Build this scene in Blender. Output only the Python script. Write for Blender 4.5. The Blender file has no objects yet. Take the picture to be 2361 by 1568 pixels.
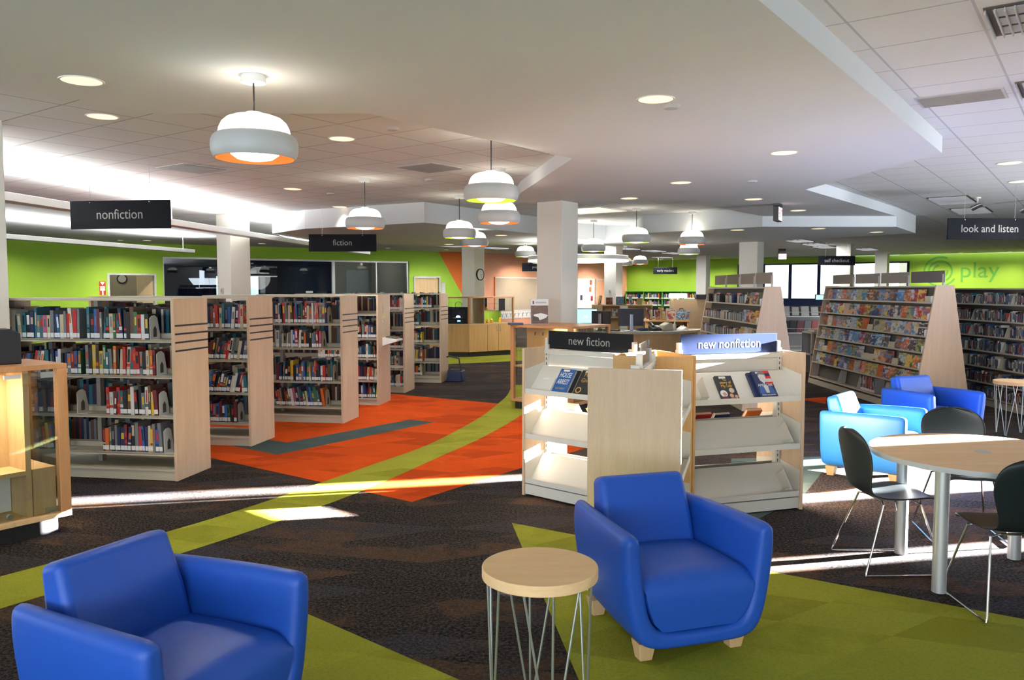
import bpy, bmesh, math, random
from mathutils import Matrix, Vector
random.seed(7)
R = math.radians
SC = bpy.context.scene
COL = SC.collection

# ------------------------------------------------------------------ camera, sky, sun, daylight, exposure
cam = bpy.data.cameras.new('camera'); camo = bpy.data.objects.new('camera', cam); COL.objects.link(camo)
cam.sensor_width = 36.0; cam.lens = 36.0 * 1860 / 2361; cam.clip_end = 200
camo.location = (0, 0, 1.70); camo.rotation_euler = (R(90 - 3.63), 0, 0)
SC.camera = camo
W = bpy.data.worlds.new('sky'); SC.world = W; W.use_nodes = True
W.node_tree.nodes['Background'].inputs[0].default_value = (0.86, 0.94, 1.0, 1)
W.node_tree.nodes['Background'].inputs[1].default_value = 1.9
SUN_EL, SUN_DIR = 9.5, (-0.976, -0.218)
def lamp(name, kind, loc, energy, color=(1, 1, 1), rot=(0, 0, 0), parent=None, **k):
    l = bpy.data.lights.new(name, kind); l.energy = energy; l.color = color
    for a, b in k.items(): setattr(l, a, b)
    o = bpy.data.objects.new(name, l); COL.objects.link(o); o.location = loc; o.rotation_euler = rot
    if parent: o.parent = parent
    return o
sv = Vector((SUN_DIR[0], SUN_DIR[1], -math.tan(R(SUN_EL)))).normalized()
so = lamp('low_winter_sun', 'SUN', (20, 5, 8), 300, (1.0, 0.98, 0.96), angle=R(0.6))
so.rotation_euler = sv.to_track_quat('-Z', 'Y').to_euler()
UV, NV = Vector((0.591, 0.807, 0)), Vector((0.807, -0.591, 0))       # room grid: along / across
def area(name, c, d, sx, sy, e, col):
    o = lamp(name, 'AREA', c, e, col, shape='RECTANGLE', size=sx, size_y=sy)
    o.rotation_euler = Vector(d).to_track_quat('-Z', 'Z').to_euler(); return o
area('window_daylight', NV * 3.75 + UV * 12 + Vector((0, 0, 1.75)), -NV + Vector((0, 0, 0.22)), 34, 2.0, 2100, (0.80, 0.90, 1.0))
area('entrance_daylight', (-4, -4.6, 1.7), (0, 1, 0.45), 14, 2.4, 520, (0.80, 0.91, 1.0))
area('side_fill', (-19.6, 7, 1.8), (1, 0.1, 0.35), 16, 2.4, 1100, (0.84, 0.93, 1.0))  # added area fill, no window behind it; brightens left ceiling and green wall
SC.view_settings.view_transform = 'Standard'; SC.view_settings.look = 'None'
SC.view_settings.exposure = 1.05; SC.view_settings.gamma = 1.0; SC.view_settings.use_curve_mapping = False
CY = SC.cycles
CY.max_bounces = 6; CY.diffuse_bounces = 4; CY.glossy_bounces = 3; CY.transmission_bounces = 4; CY.transparent_max_bounces = 10
CY.sample_clamp_indirect = 4.0; CY.sample_clamp_direct = 0.0; CY.caustics_reflective = False; CY.caustics_refractive = False
CY.use_denoising = True
try: CY.use_light_tree = True
except Exception: pass

# ------------------------------------------------------------------ materials
def base_mat(name):
    m = bpy.data.materials.new(name); m.use_nodes = True
    return m, m.node_tree, m.node_tree.nodes['Principled BSDF']
def N(nt, t, **k):
    n = nt.nodes.new(t)
    for a, b in k.items(): setattr(n, a, b)
    return n
def ramp(nt, fac, stops, interp='LINEAR'):
    r = N(nt, 'ShaderNodeValToRGB'); r.color_ramp.interpolation = interp
    e = r.color_ramp.elements
    while len(e) < len(stops): e.new(0.5)
    for q, (p, c) in zip(e, stops): q.position = p; q.color = (*c, 1)
    nt.links.new(fac, r.inputs[0]); return r.outputs[0]
def mixc(nt, fac, a, b, mode='MIX'):
    x = N(nt, 'ShaderNodeMix', data_type='RGBA', blend_type=mode)
    if isinstance(fac, (int, float)): x.inputs[0].default_value = fac
    else: nt.links.new(fac, x.inputs[0])
    for s, v in ((6, a), (7, b)):
        if isinstance(v, tuple): x.inputs[s].default_value = (*v, 1)
        else: nt.links.new(v, x.inputs[s])
    return x.outputs[2]
def noise(nt, scale, vec=None, detail=2.0, rough=0.5):
    n = N(nt, 'ShaderNodeTexNoise'); n.inputs['Scale'].default_value = scale
    n.inputs['Detail'].default_value = detail; n.inputs['Roughness'].default_value = rough
    if vec is not None: nt.links.new(vec, n.inputs['Vector'])
    return n.outputs['Fac']
def coords(nt, scale=(1, 1, 1), rot=(0, 0, 0), loc=(0, 0, 0)):
    t = N(nt, 'ShaderNodeTexCoord'); mp = N(nt, 'ShaderNodeMapping')
    mp.inputs['Scale'].default_value = scale; mp.inputs['Rotation'].default_value = rot; mp.inputs['Location'].default_value = loc
    nt.links.new(t.outputs['Object'], mp.inputs['Vector']); return mp.outputs[0]
def bump(nt, b, h, st=0.2, dist=0.01):
    n = N(nt, 'ShaderNodeBump'); n.inputs['Strength'].default_value = st; n.inputs['Distance'].default_value = dist
    nt.links.new(h, n.inputs['Height']); nt.links.new(n.outputs[0], b.inputs['Normal'])
def paint(name, c, rough=0.55, metal=0.0, var=0.05, sc=3.0, spec=0.5):
    m, nt, b = base_mat(name)
    f = noise(nt, sc, coords(nt))
    nt.links.new(mixc(nt, f, tuple(x * (1 - var) for x in c), tuple(min(1, x * (1 + var)) for x in c)), b.inputs['Base Color'])
    b.inputs['Roughness'].default_value = rough; b.inputs['Metallic'].default_value = metal
    b.inputs['Specular IOR Level'].default_value = spec
    return m
def wood(name, a, c, sc=(9, 9, 0.9), rough=0.45, fine=True):
    m, nt, b = base_mat(name); v = coords(nt, sc)
    f = noise(nt, 1.6, v, 5, 0.6); g = noise(nt, 14, v, 3, 0.6)
    col = ramp(nt, f, [(0.3, a), (0.7, c)])
    col = mixc(nt, 0.18, col, ramp(nt, g, [(0.3, tuple(x * 0.7 for x in a)), (0.7, c)]))
    nt.links.new(col, b.inputs['Base Color']); b.inputs['Roughness'].default_value = rough; b.inputs['Specular IOR Level'].default_value = 0.15
    return m
def carpet(name, cols, speck, cell=(0.61, 0.305), spk=0.45):
    m, nt, b = base_mat(name)
    v = coords(nt, (1 / cell[0], 1 / cell[1], 1), (0, 0, R(-53.8)))
    wv = coords(nt)
    fl = N(nt, 'ShaderNodeVectorMath', operation='FLOOR'); nt.links.new(v, fl.inputs[0])
    wn = N(nt, 'ShaderNodeTexWhiteNoise', noise_dimensions='2D'); nt.links.new(fl.outputs[0], wn.inputs['Vector'])
    big = noise(nt, 2.2, wv, 4, 0.65)
    ad = N(nt, 'ShaderNodeMath', operation='MULTIPLY_ADD'); nt.links.new(wn.outputs['Value'], ad.inputs[0])
    ad.inputs[1].default_value = 0.75; nt.links.new(big, ad.inputs[2])
    sb = N(nt, 'ShaderNodeMath', operation='SUBTRACT'); nt.links.new(ad.outputs[0], sb.inputs[0]); sb.inputs[1].default_value = 0.375
    c = ramp(nt, sb.outputs[0], cols)
    f1 = noise(nt, 55, wv, 5, 0.85)
    s = ramp(nt, f1, [(0.44, (0, 0, 0)), (0.62, (1, 1, 1))])
    sm = N(nt, 'ShaderNodeMath', operation='MULTIPLY'); nt.links.new(s, sm.inputs[0]); sm.inputs[1].default_value = spk
    nt.links.new(mixc(nt, sm.outputs[0], c, speck), b.inputs['Base Color'])
    b.inputs['Roughness'].default_value = 1.0; b.inputs['Specular IOR Level'].default_value = 0.05
    bump(nt, b, f1, 0.7, 0.012)
    return m
def tiles(name, c, line, off):
    m, nt, b = base_mat(name)
    v = coords(nt, (1, 1, 1), (0, 0, R(-53.8)))
    sp = N(nt, 'ShaderNodeSeparateXYZ'); nt.links.new(v, sp.inputs[0]); outs = []
    for k in (0, 1):
        a = N(nt, 'ShaderNodeMath', operation='ADD'); nt.links.new(sp.outputs[k], a.inputs[0]); a.inputs[1].default_value = 61.0 - off[k]
        d = N(nt, 'ShaderNodeMath', operation='PINGPONG'); nt.links.new(a.outputs[0], d.inputs[0]); d.inputs[1].default_value = 0.305
        l = N(nt, 'ShaderNodeMath', operation='LESS_THAN'); nt.links.new(d.outputs[0], l.inputs[0]); l.inputs[1].default_value = 0.008
        outs.append(l.outputs[0])
    mx = N(nt, 'ShaderNodeMath', operation='MAXIMUM'); nt.links.new(outs[0], mx.inputs[0]); nt.links.new(outs[1], mx.inputs[1])
    f = noise(nt, 60, coords(nt), 3)
    cc = mixc(nt, f, tuple(x * .94 for x in c), c)
    nt.links.new(mixc(nt, mx.outputs[0], cc, line), b.inputs['Base Color']); b.inputs['Roughness'].default_value = 0.9
    bump(nt, b, mx.outputs[0], -0.5, 0.01)
    return m
def emit(name, c, s):
    m, nt, b = base_mat(name)
    b.inputs['Base Color'].default_value = (*c, 1); b.inputs['Emission Color'].default_value = (*c, 1)
    b.inputs['Emission Strength'].default_value = s; return m
def glass(name, tint=(0.93, 0.96, 0.95), refl=0.06):
    m, nt, b = base_mat(name); nt.nodes.remove(b)
    t = N(nt, 'ShaderNodeBsdfTransparent'); t.inputs[0].default_value = (*tint, 1)
    g = N(nt, 'ShaderNodeBsdfGlossy'); g.inputs['Roughness'].default_value = 0.01
    x = N(nt, 'ShaderNodeMixShader'); fr = N(nt, 'ShaderNodeFresnel'); fr.inputs[0].default_value = 1.45
    ml = N(nt, 'ShaderNodeMath', operation='MULTIPLY_ADD'); nt.links.new(fr.outputs[0], ml.inputs[0]); ml.inputs[1].default_value = 0.6; ml.inputs[2].default_value = refl - 0.03
    nt.links.new(ml.outputs[0], x.inputs[0]); nt.links.new(t.outputs[0], x.inputs[1]); nt.links.new(g.outputs[0], x.inputs[2])
    nt.links.new(x.outputs[0], nt.nodes['Material Output'].inputs[0]); return m
def cover_art(name):
    m, nt, b = base_mat(name)
    oi = N(nt, 'ShaderNodeObjectInfo'); t = N(nt, 'ShaderNodeTexCoord')
    def mth(op, a, c, d=None):
        n = N(nt, 'ShaderNodeMath', operation=op)
        for i, v in enumerate((a, c, d)):
            if v is None: continue
            if isinstance(v, (int, float)): n.inputs[i].default_value = v
            else: nt.links.new(v, n.inputs[i])
        return n.outputs[0]
    rnd = oi.outputs['Random']; r2 = mth('FRACT', mth('MULTIPLY', rnd, 37.7), 0); r3 = mth('FRACT', mth('MULTIPLY', rnd, 91.3), 0)
    cb = N(nt, 'ShaderNodeCombineXYZ')
    for i in range(3): nt.links.new(mth('MULTIPLY', rnd, 60), cb.inputs[i])
    ad = N(nt, 'ShaderNodeVectorMath', operation='ADD'); nt.links.new(t.outputs['Object'], ad.inputs[0]); nt.links.new(cb.outputs[0], ad.inputs[1])
    n1 = noise(nt, 11, ad.outputs[0], 2); n2 = noise(nt, 26, ad.outputs[0], 2)
    C1 = [(0.03, 0.05, 0.12), (0.30, 0.10, 0.03), (0.02, 0.02, 0.03), (0.45, 0.30, 0.06), (0.10, 0.16, 0.22), (0.35, 0.33, 0.30), (0.05, 0.10, 0.05), (0.25, 0.03, 0.04), (0.06, 0.18, 0.35), (0.15, 0.08, 0.16)]
    C2 = [(0.55, 0.30, 0.18), (0.60, 0.55, 0.45), (0.50, 0.12, 0.04), (0.12, 0.25, 0.45), (0.60, 0.42, 0.10), (0.08, 0.06, 0.05), (0.45, 0.50, 0.55), (0.30, 0.30, 0.12)]
    A = ramp(nt, rnd, [(i / len(C1), c) for i, c in enumerate(C1)], 'CONSTANT'); B = ramp(nt, r2, [(i / len(C2), c) for i, c in enumerate(C2)], 'CONSTANT')
    D = ramp(nt, r3, [(i / len(C2), c) for i, c in enumerate(reversed(C2))], 'CONSTANT')
    col = mixc(nt, ramp(nt, n1, [(0.46, (0, 0, 0)), (0.56, (1, 1, 1))]), A, B)
    col = mixc(nt, ramp(nt, n2, [(0.56, (0, 0, 0)), (0.62, (1, 1, 1))]), col, D)
    sp = N(nt, 'ShaderNodeSeparateXYZ'); nt.links.new(t.outputs['Object'], sp.inputs[0])
    z = mth('ADD', sp.outputs[2], mth('MULTIPLY', r3, 0.06))
    band = mth('MULTIPLY', mth('GREATER_THAN', z, 0.165), mth('LESS_THAN', z, 0.185))
    nt.links.new(mixc(nt, mth('MULTIPLY', band, 0.7), col, D), b.inputs['Base Color']); b.inputs['Roughness'].default_value = 0.35; b.inputs['Specular IOR Level'].default_value = 0.35
    return m
M = {}
M['carpet'] = carpet('charcoal_brown_carpet', [(0.22, (0.003, 0.003, 0.005)), (0.46, (0.007, 0.006, 0.007)), (0.54, (0.014, 0.010, 0.009)), (0.62, (0.062, 0.028, 0.012)), (0.70, (0.040, 0.022, 0.013)), (0.78, (0.015, 0.016, 0.023))], (0.098, 0.078, 0.068), cell=(0.61, 0.203), spk=0.75)
M['c_orange'] = carpet('orange_carpet', [(0.25, (0.42, 0.048, 0.006)), (0.45, (0.66, 0.080, 0.008)), (0.7, (0.56, 0.066, 0.007))], (0.20, 0.05, 0.02), spk=0.35)
M['c_green'] = carpet('olive_green_carpet', [(0.20, (0.24, 0.24, 0.019)), (0.45, (0.32, 0.325, 0.029)), (0.8, (0.28, 0.29, 0.028))], (0.13, 0.15, 0.05), spk=0.4)
M['c_teal'] = carpet('grey_teal_carpet', [(0.3, (0.055, 0.085, 0.085)), (0.7, (0.075, 0.11, 0.11))], (0.04, 0.06, 0.06), spk=0.3)
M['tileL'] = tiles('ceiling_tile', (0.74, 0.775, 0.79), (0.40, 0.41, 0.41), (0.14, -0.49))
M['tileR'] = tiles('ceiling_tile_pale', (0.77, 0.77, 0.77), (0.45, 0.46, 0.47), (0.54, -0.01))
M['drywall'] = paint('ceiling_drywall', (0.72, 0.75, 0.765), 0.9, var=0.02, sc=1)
M['green'] = paint('lime_green_paint', (0.31, 0.53, 0.035), 0.7, var=0.03)
M['greend'] = paint('darker_green_paint', (0.11, 0.38, 0.05), 0.7)
M['salmon'] = paint('salmon_paint', (0.80, 0.37, 0.22), 0.6, var=0.02)
M['orangep'] = paint('orange_paint', (0.72, 0.16, 0.015), 0.6)
M['offwhite'] = paint('off_white_paint', (0.76, 0.72, 0.64), 0.6, var=0.02)
M['white'] = paint('white_enamel', (0.80, 0.79, 0.77), 0.35, var=0.02)
M['cream'] = paint('cream_steel', (0.50, 0.45, 0.34), 0.45, var=0.02)
M['creamw'] = paint('pale_cream_steel', (0.67, 0.645, 0.58), 0.5, var=0.02)
M['grey'] = paint('grey_steel', (0.32, 0.30, 0.28), 0.45, var=0.03)
M['greyd'] = paint('dark_grey', (0.10, 0.09, 0.085), 0.8, spec=0.1)
M['greyl'] = paint('light_grey', (0.50, 0.50, 0.50), 0.5)
M['taupe'] = paint('taupe_plate', (0.30, 0.255, 0.22), 0.8, spec=0.1)
M['black'] = paint('black_plastic', (0.012, 0.012, 0.014), 0.45)
M['sign'] = paint('black_sign', (0.008, 0.009, 0.012), 0.75, spec=0.12)
M['signd'] = paint('charcoal_sign', (0.020, 0.020, 0.023), 0.8, spec=0.08)
M['signb'] = paint('slate_blue_sign', (0.024, 0.033, 0.072), 1.0, spec=0.0)
M['navyroom'] = paint('dark_navy_wall', (0.03, 0.05, 0.11), 0.8)
M['beige'] = paint('beige_wall', (0.38, 0.33, 0.27), 0.8)
M['tan'] = paint('tan_pinboard', (0.42, 0.33, 0.24), 0.9, sc=30)
M['alu'] = paint('brushed_aluminium', (0.62, 0.62, 0.62), 0.3, 1.0, var=0.03)
M['zinc'] = paint('zinc_rod', (0.50, 0.52, 0.50), 0.38, 0.85, var=0.05)
M['chrome'] = paint('chrome', (0.80, 0.80, 0.82), 0.08, 1.0, var=0.0)
M['satin'] = paint('satin_aluminium', (0.60, 0.60, 0.60), 0.42, 0.6, var=0.02)
M['maple'] = wood('maple_panel', (0.56, 0.40, 0.265), (0.66, 0.49, 0.35))
M['maplee'] = wood('maple_edge', (0.62, 0.42, 0.24), (0.70, 0.50, 0.30))
M['mapled'] = wood('honey_maple', (0.58, 0.33, 0.12), (0.68, 0.43, 0.19))
M['cherry'] = wood('reddish_maple', (0.42, 0.20, 0.085), (0.53, 0.28, 0.13))
M['casein'] = wood('maple_case_inside', (0.58, 0.36, 0.16), (0.68, 0.46, 0.24))
M['top'] = wood('maple_tabletop', (0.80, 0.51, 0.25), (0.88, 0.61, 0.34), (0.9, 7, 7), 0.55)
M['doorw'] = wood('birch_door', (0.52, 0.36, 0.19), (0.62, 0.45, 0.26))
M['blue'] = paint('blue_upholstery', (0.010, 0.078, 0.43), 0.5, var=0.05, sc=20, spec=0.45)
M['blue_lit'] = paint('blue_upholstery_window_lit', (0.018, 0.16, 0.50), 0.45, var=0.05, sc=20)  # same blue made lighter: window light put into the colour
M['chairb'] = paint('black_moulded_shell', (0.009, 0.014, 0.017), 0.42, spec=0.3)
M['glass'] = glass('clear_glass'); M['glassd'] = glass('partition_glass', (0.55, 0.62, 0.66), 0.045); M['acry'] = glass('clear_acrylic', (0.86, 0.88, 0.92), 0.14)
M['glow'] = emit('opal_glass_lit', (1.0, 0.93, 0.80), 1.0)
M['glowoff'] = emit('opal_glass_dim', (0.85, 0.75, 0.52), 0.25)
M['ringglow'] = emit('ring_diffuser_lit', (1.0, 0.96, 0.92), 4.0)
M['can'] = emit('downlight_reflector', (1.0, 0.80, 0.52), 0.6)
M['lamp'] = emit('lamp_face', (1.0, 0.95, 0.85), 5.0)
M['tube'] = emit('fluorescent_louvre', (0.95, 0.97, 1.0), 1.1)
M['screen'] = emit('lit_screen', (0.30, 0.62, 0.95), 0.9)
M['screenc'] = emit('lit_screen_text', (0.7, 0.85, 1.0), 0.8)
M['exitface'] = emit('exit_face', (0.9, 0.88, 0.85), 0.45)
M['exitred'] = emit('exit_letters', (0.9, 0.04, 0.03), 1.0)
M['skywin'] = emit('lit_case_lining', (0.9, 0.92, 1.0), 0.7)
M['text'] = paint('sign_lettering', (0.36, 0.35, 0.33), 0.8, spec=0.1)
M['textw'] = paint('white_lettering', (0.42, 0.42, 0.43), 0.9, spec=0.0)
M['band'] = paint('grey_lamp_band', (0.50, 0.51, 0.51), 0.45)
M['core'] = paint('rack_core', (0.12, 0.11, 0.095), 0.8, spec=0.1)
M['page'] = paint('paper_pages', (0.66, 0.57, 0.40), 0.9, var=0.1, sc=60)
M['label'] = paint('white_label', (0.74, 0.74, 0.72), 0.5)
M['yellow'] = paint('yellow_plastic', (0.80, 0.46, 0.02), 0.45)
M['red'] = paint('red_sign', (0.62, 0.02, 0.015), 0.5)
M['art'] = cover_art('printed_cover')
M['poster'] = cover_art('printed_poster')
PAL = {'navy': (0.012, 0.022, 0.08), 'black': (0.012, 0.012, 0.014), 'white': (0.62, 0.60, 0.56), 'red': (0.42, 0.022, 0.018), 'orange': (0.60, 0.12, 0.015),
       'grey': (0.16, 0.17, 0.18), 'teal': (0.02, 0.13, 0.17), 'cream': (0.50, 0.42, 0.28), 'brown': (0.11, 0.05, 0.025), 'yellow': (0.62, 0.42, 0.03),
       'blue': (0.025, 0.10, 0.32), 'maroon': (0.13, 0.016, 0.022), 'green': (0.04, 0.13, 0.05), 'pink': (0.45, 0.10, 0.17)}
for k, c in PAL.items(): M['bk_' + k] = paint('cover_' + k, c, 0.4, var=0.15, sc=25)
WTS = [('navy', 14), ('black', 13), ('white', 10), ('red', 8), ('orange', 6), ('grey', 11), ('teal', 8), ('cream', 7), ('brown', 6), ('yellow', 4), ('blue', 7), ('maroon', 5), ('green', 5), ('pink', 2)]
def pick(): return random.choices([a for a, _ in WTS], [b for _, b in WTS])[0]
# ------------------------------------------------------------------ helpers
class MB:
    def __init__(s, X=None): s.v = []; s.f = []; s.i = []; s.m = []; s.X = X or Matrix()
    def mi(s, m):
        m = M[m] if isinstance(m, str) else m
        if m not in s.m: s.m.append(m)
        return s.m.index(m)
    def add(s, vs, fs, m, X=None):
        k = len(s.v); A = s.X @ X if X is not None else s.X
        s.v += [tuple(A @ Vector(p)) for p in vs]; j = s.mi(m)
        for f in fs: s.f.append([q + k for q in f]); s.i.append(j)
        return s
    def box(s, x0, x1, y0, y1, z0, z1, m, X=None):
        return s.add([(x0, y0, z0), (x1, y0, z0), (x1, y1, z0), (x0, y1, z0), (x0, y0, z1), (x1, y0, z1), (x1, y1, z1), (x0, y1, z1)],
                     [(3, 2, 1, 0), (4, 5, 6, 7), (0, 1, 5, 4), (1, 2, 6, 5), (2, 3, 7, 6), (3, 0, 4, 7)], m, X)
    def prism(s, pts, a0, a1, m, axis='z', X=None):
        n = len(pts)
        def P(p, a): return (p[0], p[1], a) if axis == 'z' else ((a, p[0], p[1]) if axis == 'x' else (p[0], a, p[1]))
        ar = sum(pts[i][0] * pts[(i + 1) % n][1] - pts[(i + 1) % n][0] * pts[i][1] for i in range(n))
        if (ar < 0) != (axis == 'y'): pts = list(reversed(pts))
        vs = [P(p, a0) for p in pts] + [P(p, a1) for p in pts]
        fs = [list(reversed(range(n))), list(range(n, 2 * n))] + [(i, (i + 1) % n, n + (i + 1) % n, n + i) for i in range(n)]
        return s.add(vs, fs, m, X)
    def cyl(s, x, y, z0, z1, r, m, n=20, r2=None, X=None):
        r2 = r if r2 is None else r2
        a = [2 * math.pi * i / n for i in range(n)]
        return s.add([(x + r * math.cos(t), y + r * math.sin(t), z0) for t in a] + [(x + r2 * math.cos(t), y + r2 * math.sin(t), z1) for t in a],
                     [list(reversed(range(n))), list(range(n, 2 * n))] + [(i, (i + 1) % n, n + (i + 1) % n, n + i) for i in range(n)], m, X)
    def lathe(s, prof, m, n=32, X=None):
        vs = [(r * math.cos(2 * math.pi * i / n), r * math.sin(2 * math.pi * i / n), z) for r, z in prof for i in range(n)]
        fs = [(k * n + i, k * n + (i + 1) % n, (k + 1) * n + (i + 1) % n, (k + 1) * n + i) for k in range(len(prof) - 1) for i in range(n)]
        return s.add(vs, fs, m, X)
    def tube(s, path, r, m, n=8, X=None):
        P = [Vector(p) for p in path]; vs = []; fs = []; prev = None
        for k, p in enumerate(P):
            t = (P[min(k + 1, len(P) - 1)] - P[max(k - 1, 0)]).normalized()
            if prev is None: a = t.orthogonal().normalized()
            else:
                a = prev - t * prev.dot(t)
                a = a.normalized() if a.length > 1e-6 else t.orthogonal().normalized()
            prev = a; b = t.cross(a)
            vs += [tuple(p + (a * math.cos(2 * math.pi * i / n) + b * math.sin(2 * math.pi * i / n)) * r) for i in range(n)]
        for k in range(len(P) - 1): fs += [(k * n + i, k * n + (i + 1) % n, (k + 1) * n + (i + 1) % n, (k + 1) * n + i) for i in range(n)]
        fs += [list(reversed(range(n))), list(range((len(P) - 1) * n, len(P) * n))]
        return s.add(vs, fs, m, X)
    def mesh(s, name):
        me = bpy.data.meshes.new(name); me.from_pydata(s.v, [], s.f)
        for m in s.m: me.materials.append(m)
        me.polygons.foreach_set('material_index', s.i); me.update(); return me
    def obj(s, name, parent=None, loc=(0, 0, 0), rot=(0, 0, 0), smooth=False, bev=0.0, seg=2, ang=35, sub=0):
        me = s.mesh(name)
        if smooth:
            me.polygons.foreach_set('use_smooth', [True] * len(me.polygons))
        o = bpy.data.objects.new(name, me); COL.objects.link(o); o.location = loc; o.rotation_euler = rot
        if parent: o.parent = parent
        if bev:
            b = o.modifiers.new('edge', 'BEVEL'); b.width = bev; b.segments = seg; b.limit_method = 'ANGLE'; b.angle_limit = R(ang)
        if sub:
            b = o.modifiers.new('sub', 'SUBSURF'); b.levels = sub; b.render_levels = sub
        if smooth and not sub:
            try: me.set_sharp_from_angle(angle=R(50 if bev else 40))
            except Exception: pass
        return o
def box(name, x0, x1, y0, y1, z0, z1, m, parent=None, **k): return MB().box(x0, x1, y0, y1, z0, z1, m).obj(name, parent, **k)
def tag(o, label, cat, group=None):
    o['label'] = label; o['category'] = cat
    if group: o['group'] = group
    return o
def thing(name, label, cat, loc=(0, 0, 0), rz=0.0, group=None):
    o = bpy.data.objects.new(name, None); COL.objects.link(o); o.location = loc; o.rotation_euler = (0, 0, R(rz)); o.empty_display_size = 0.1
    return tag(o, label, cat, group)
def struct(o): o['kind'] = 'structure'; return o
def tree_copy(o, parent=None):
    c = o.copy(); COL.objects.link(c)
    if parent: c.parent = parent
    for ch in o.children: tree_copy(ch, c)
    return c
def xf(loc, rz=0.0, rx=0.0, ry=0.0):
    return Matrix.Translation(loc) @ Matrix.Rotation(R(rz), 4, 'Z') @ Matrix.Rotation(R(ry), 4, 'Y') @ Matrix.Rotation(R(rx), 4, 'X')
def text(body, size, m, parent, loc, rot, name='lettering', sx=1.0, ext=0.0003, align='CENTER'):
    cu = bpy.data.curves.new(name, 'FONT'); cu.body = body; cu.size = size; cu.align_x = align; cu.align_y = 'CENTER'; cu.extrude = ext; cu.resolution_u = 3
    t = bpy.data.objects.new('tmp', cu); COL.objects.link(t)
    bpy.context.view_layer.update()
    me = bpy.data.meshes.new_from_object(t.evaluated_get(bpy.context.evaluated_depsgraph_get()))
    bpy.data.objects.remove(t); bpy.data.curves.remove(cu)
    me.materials.clear(); me.materials.append(M[m] if isinstance(m, str) else m); me.name = name
    o = bpy.data.objects.new(name, me); COL.objects.link(o); o.location = loc; o.rotation_euler = rot; o.scale = (sx, 1, 1)
    if parent: o.parent = parent
    return o
STAND = (R(90), 0, 0)      # text upright, read from -y
ORD = ['zeroth', 'first', 'second', 'third', 'fourth', 'fifth', 'sixth', 'seventh', 'eighth', 'ninth', 'tenth', 'eleventh', 'twelfth']
def nth(n):
    if n < 13: return ORD[n]
    return f"{n}{'th' if 10 < n % 100 < 14 else {1: 'st', 2: 'nd', 3: 'rd'}.get(n % 10, 'th')}"

# ------------------------------------------------------------------ floor
def flat(mb, pts, z, m): mb.add([(x, y, z) for x, y in pts], [list(range(len(pts)))], m)
fl = MB()
fl.box(-22, 27, -6, 46, -0.12, 0.0, 'carpet')
flat(fl, [(-7.5, 11.4), (-0.80, 6.35), (0.85, 8.62), (-0.21, 11.88), (-1.95, 13.01), (-5.5, 15.3)], 0.0012, 'c_orange')
up = [(-3.75, 3.66), (-3.03, 4.67), (-2.52, 5.39), (-2.1, 6.1), (-1.68, 6.99), (-1.29, 7.85), (-0.89, 8.79), (-0.44, 10.52), (-0.19, 11.98), (-0.07, 12.9), (0.0, 14.2)]
lo = [(-3.35, 3.2), (-2.72, 4.19), (-2.24, 4.91), (-1.81, 5.62), (-1.36, 6.48), (-1.06, 7.2), (-0.72, 8.12), (-0.36, 9.08), (0.06, 10.52), (0.33, 11.8), (0.5, 13.0), (0.6, 14.2)]
def band(a, b, z, m):
    n = 40
    def rs(p, t):
        k = t * (len(p) - 1); i = min(int(k), len(p) - 2); f = k - i
        q = [p[max(i - 1, 0)], p[i], p[i + 1], p[min(i + 2, len(p) - 1)]]
        return tuple(0.5 * (2 * q[1][c] + (q[2][c] - q[0][c]) * f + (2 * q[0][c] - 5 * q[1][c] + 4 * q[2][c] - q[3][c]) * f * f + (3 * q[1][c] - q[0][c] - 3 * q[2][c] + q[3][c]) * f ** 3) for c in (0, 1))
    A = [rs(a, i / n) for i in range(n + 1)]; B = [rs(b, i / n) for i in range(n + 1)]
    for i in range(n): flat(fl, [A[i], B[i], B[i + 1], A[i + 1]], z, m)
band(up, lo, 0.0024, 'c_green')
flat(fl, [(-3.9, 9.3), (-2.41, 8.19), (-0.99, 10.2), (-1.33, 10.4), (-2.49, 8.84), (-3.6, 9.6)], 0.0024, 'c_teal')
flat(fl, [(-3.2, 17.3), (-0.1, 18.85), (2.2, 20.2), (1.6, 23.8), (-4, 22.5)], 0.0012, 'c_green')
flat(fl, [(-0.002, 5.771), (0.75, -0.3), (5.5, -0.3), (5.5, 2.2), (2.639, 4.058)], 0.0012, 'c_green')
flat(fl, [(-1.157, 4.2), (-1.6, 2.4), (-1.2, -0.6), (0.55, 2.75)], 0.0012, 'c_green')
flat(fl, [(1.55, 5.55), (2.40, 6.55), (3.29, 8.12), (2.2, 8.0)], 0.0012, 'c_teal')
flat(fl, [(4.4, 12.4), (4.95, 12.6), (4.64, 11.85)], 0.0012, 'c_orange')
struct(fl.obj('floor'))

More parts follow.
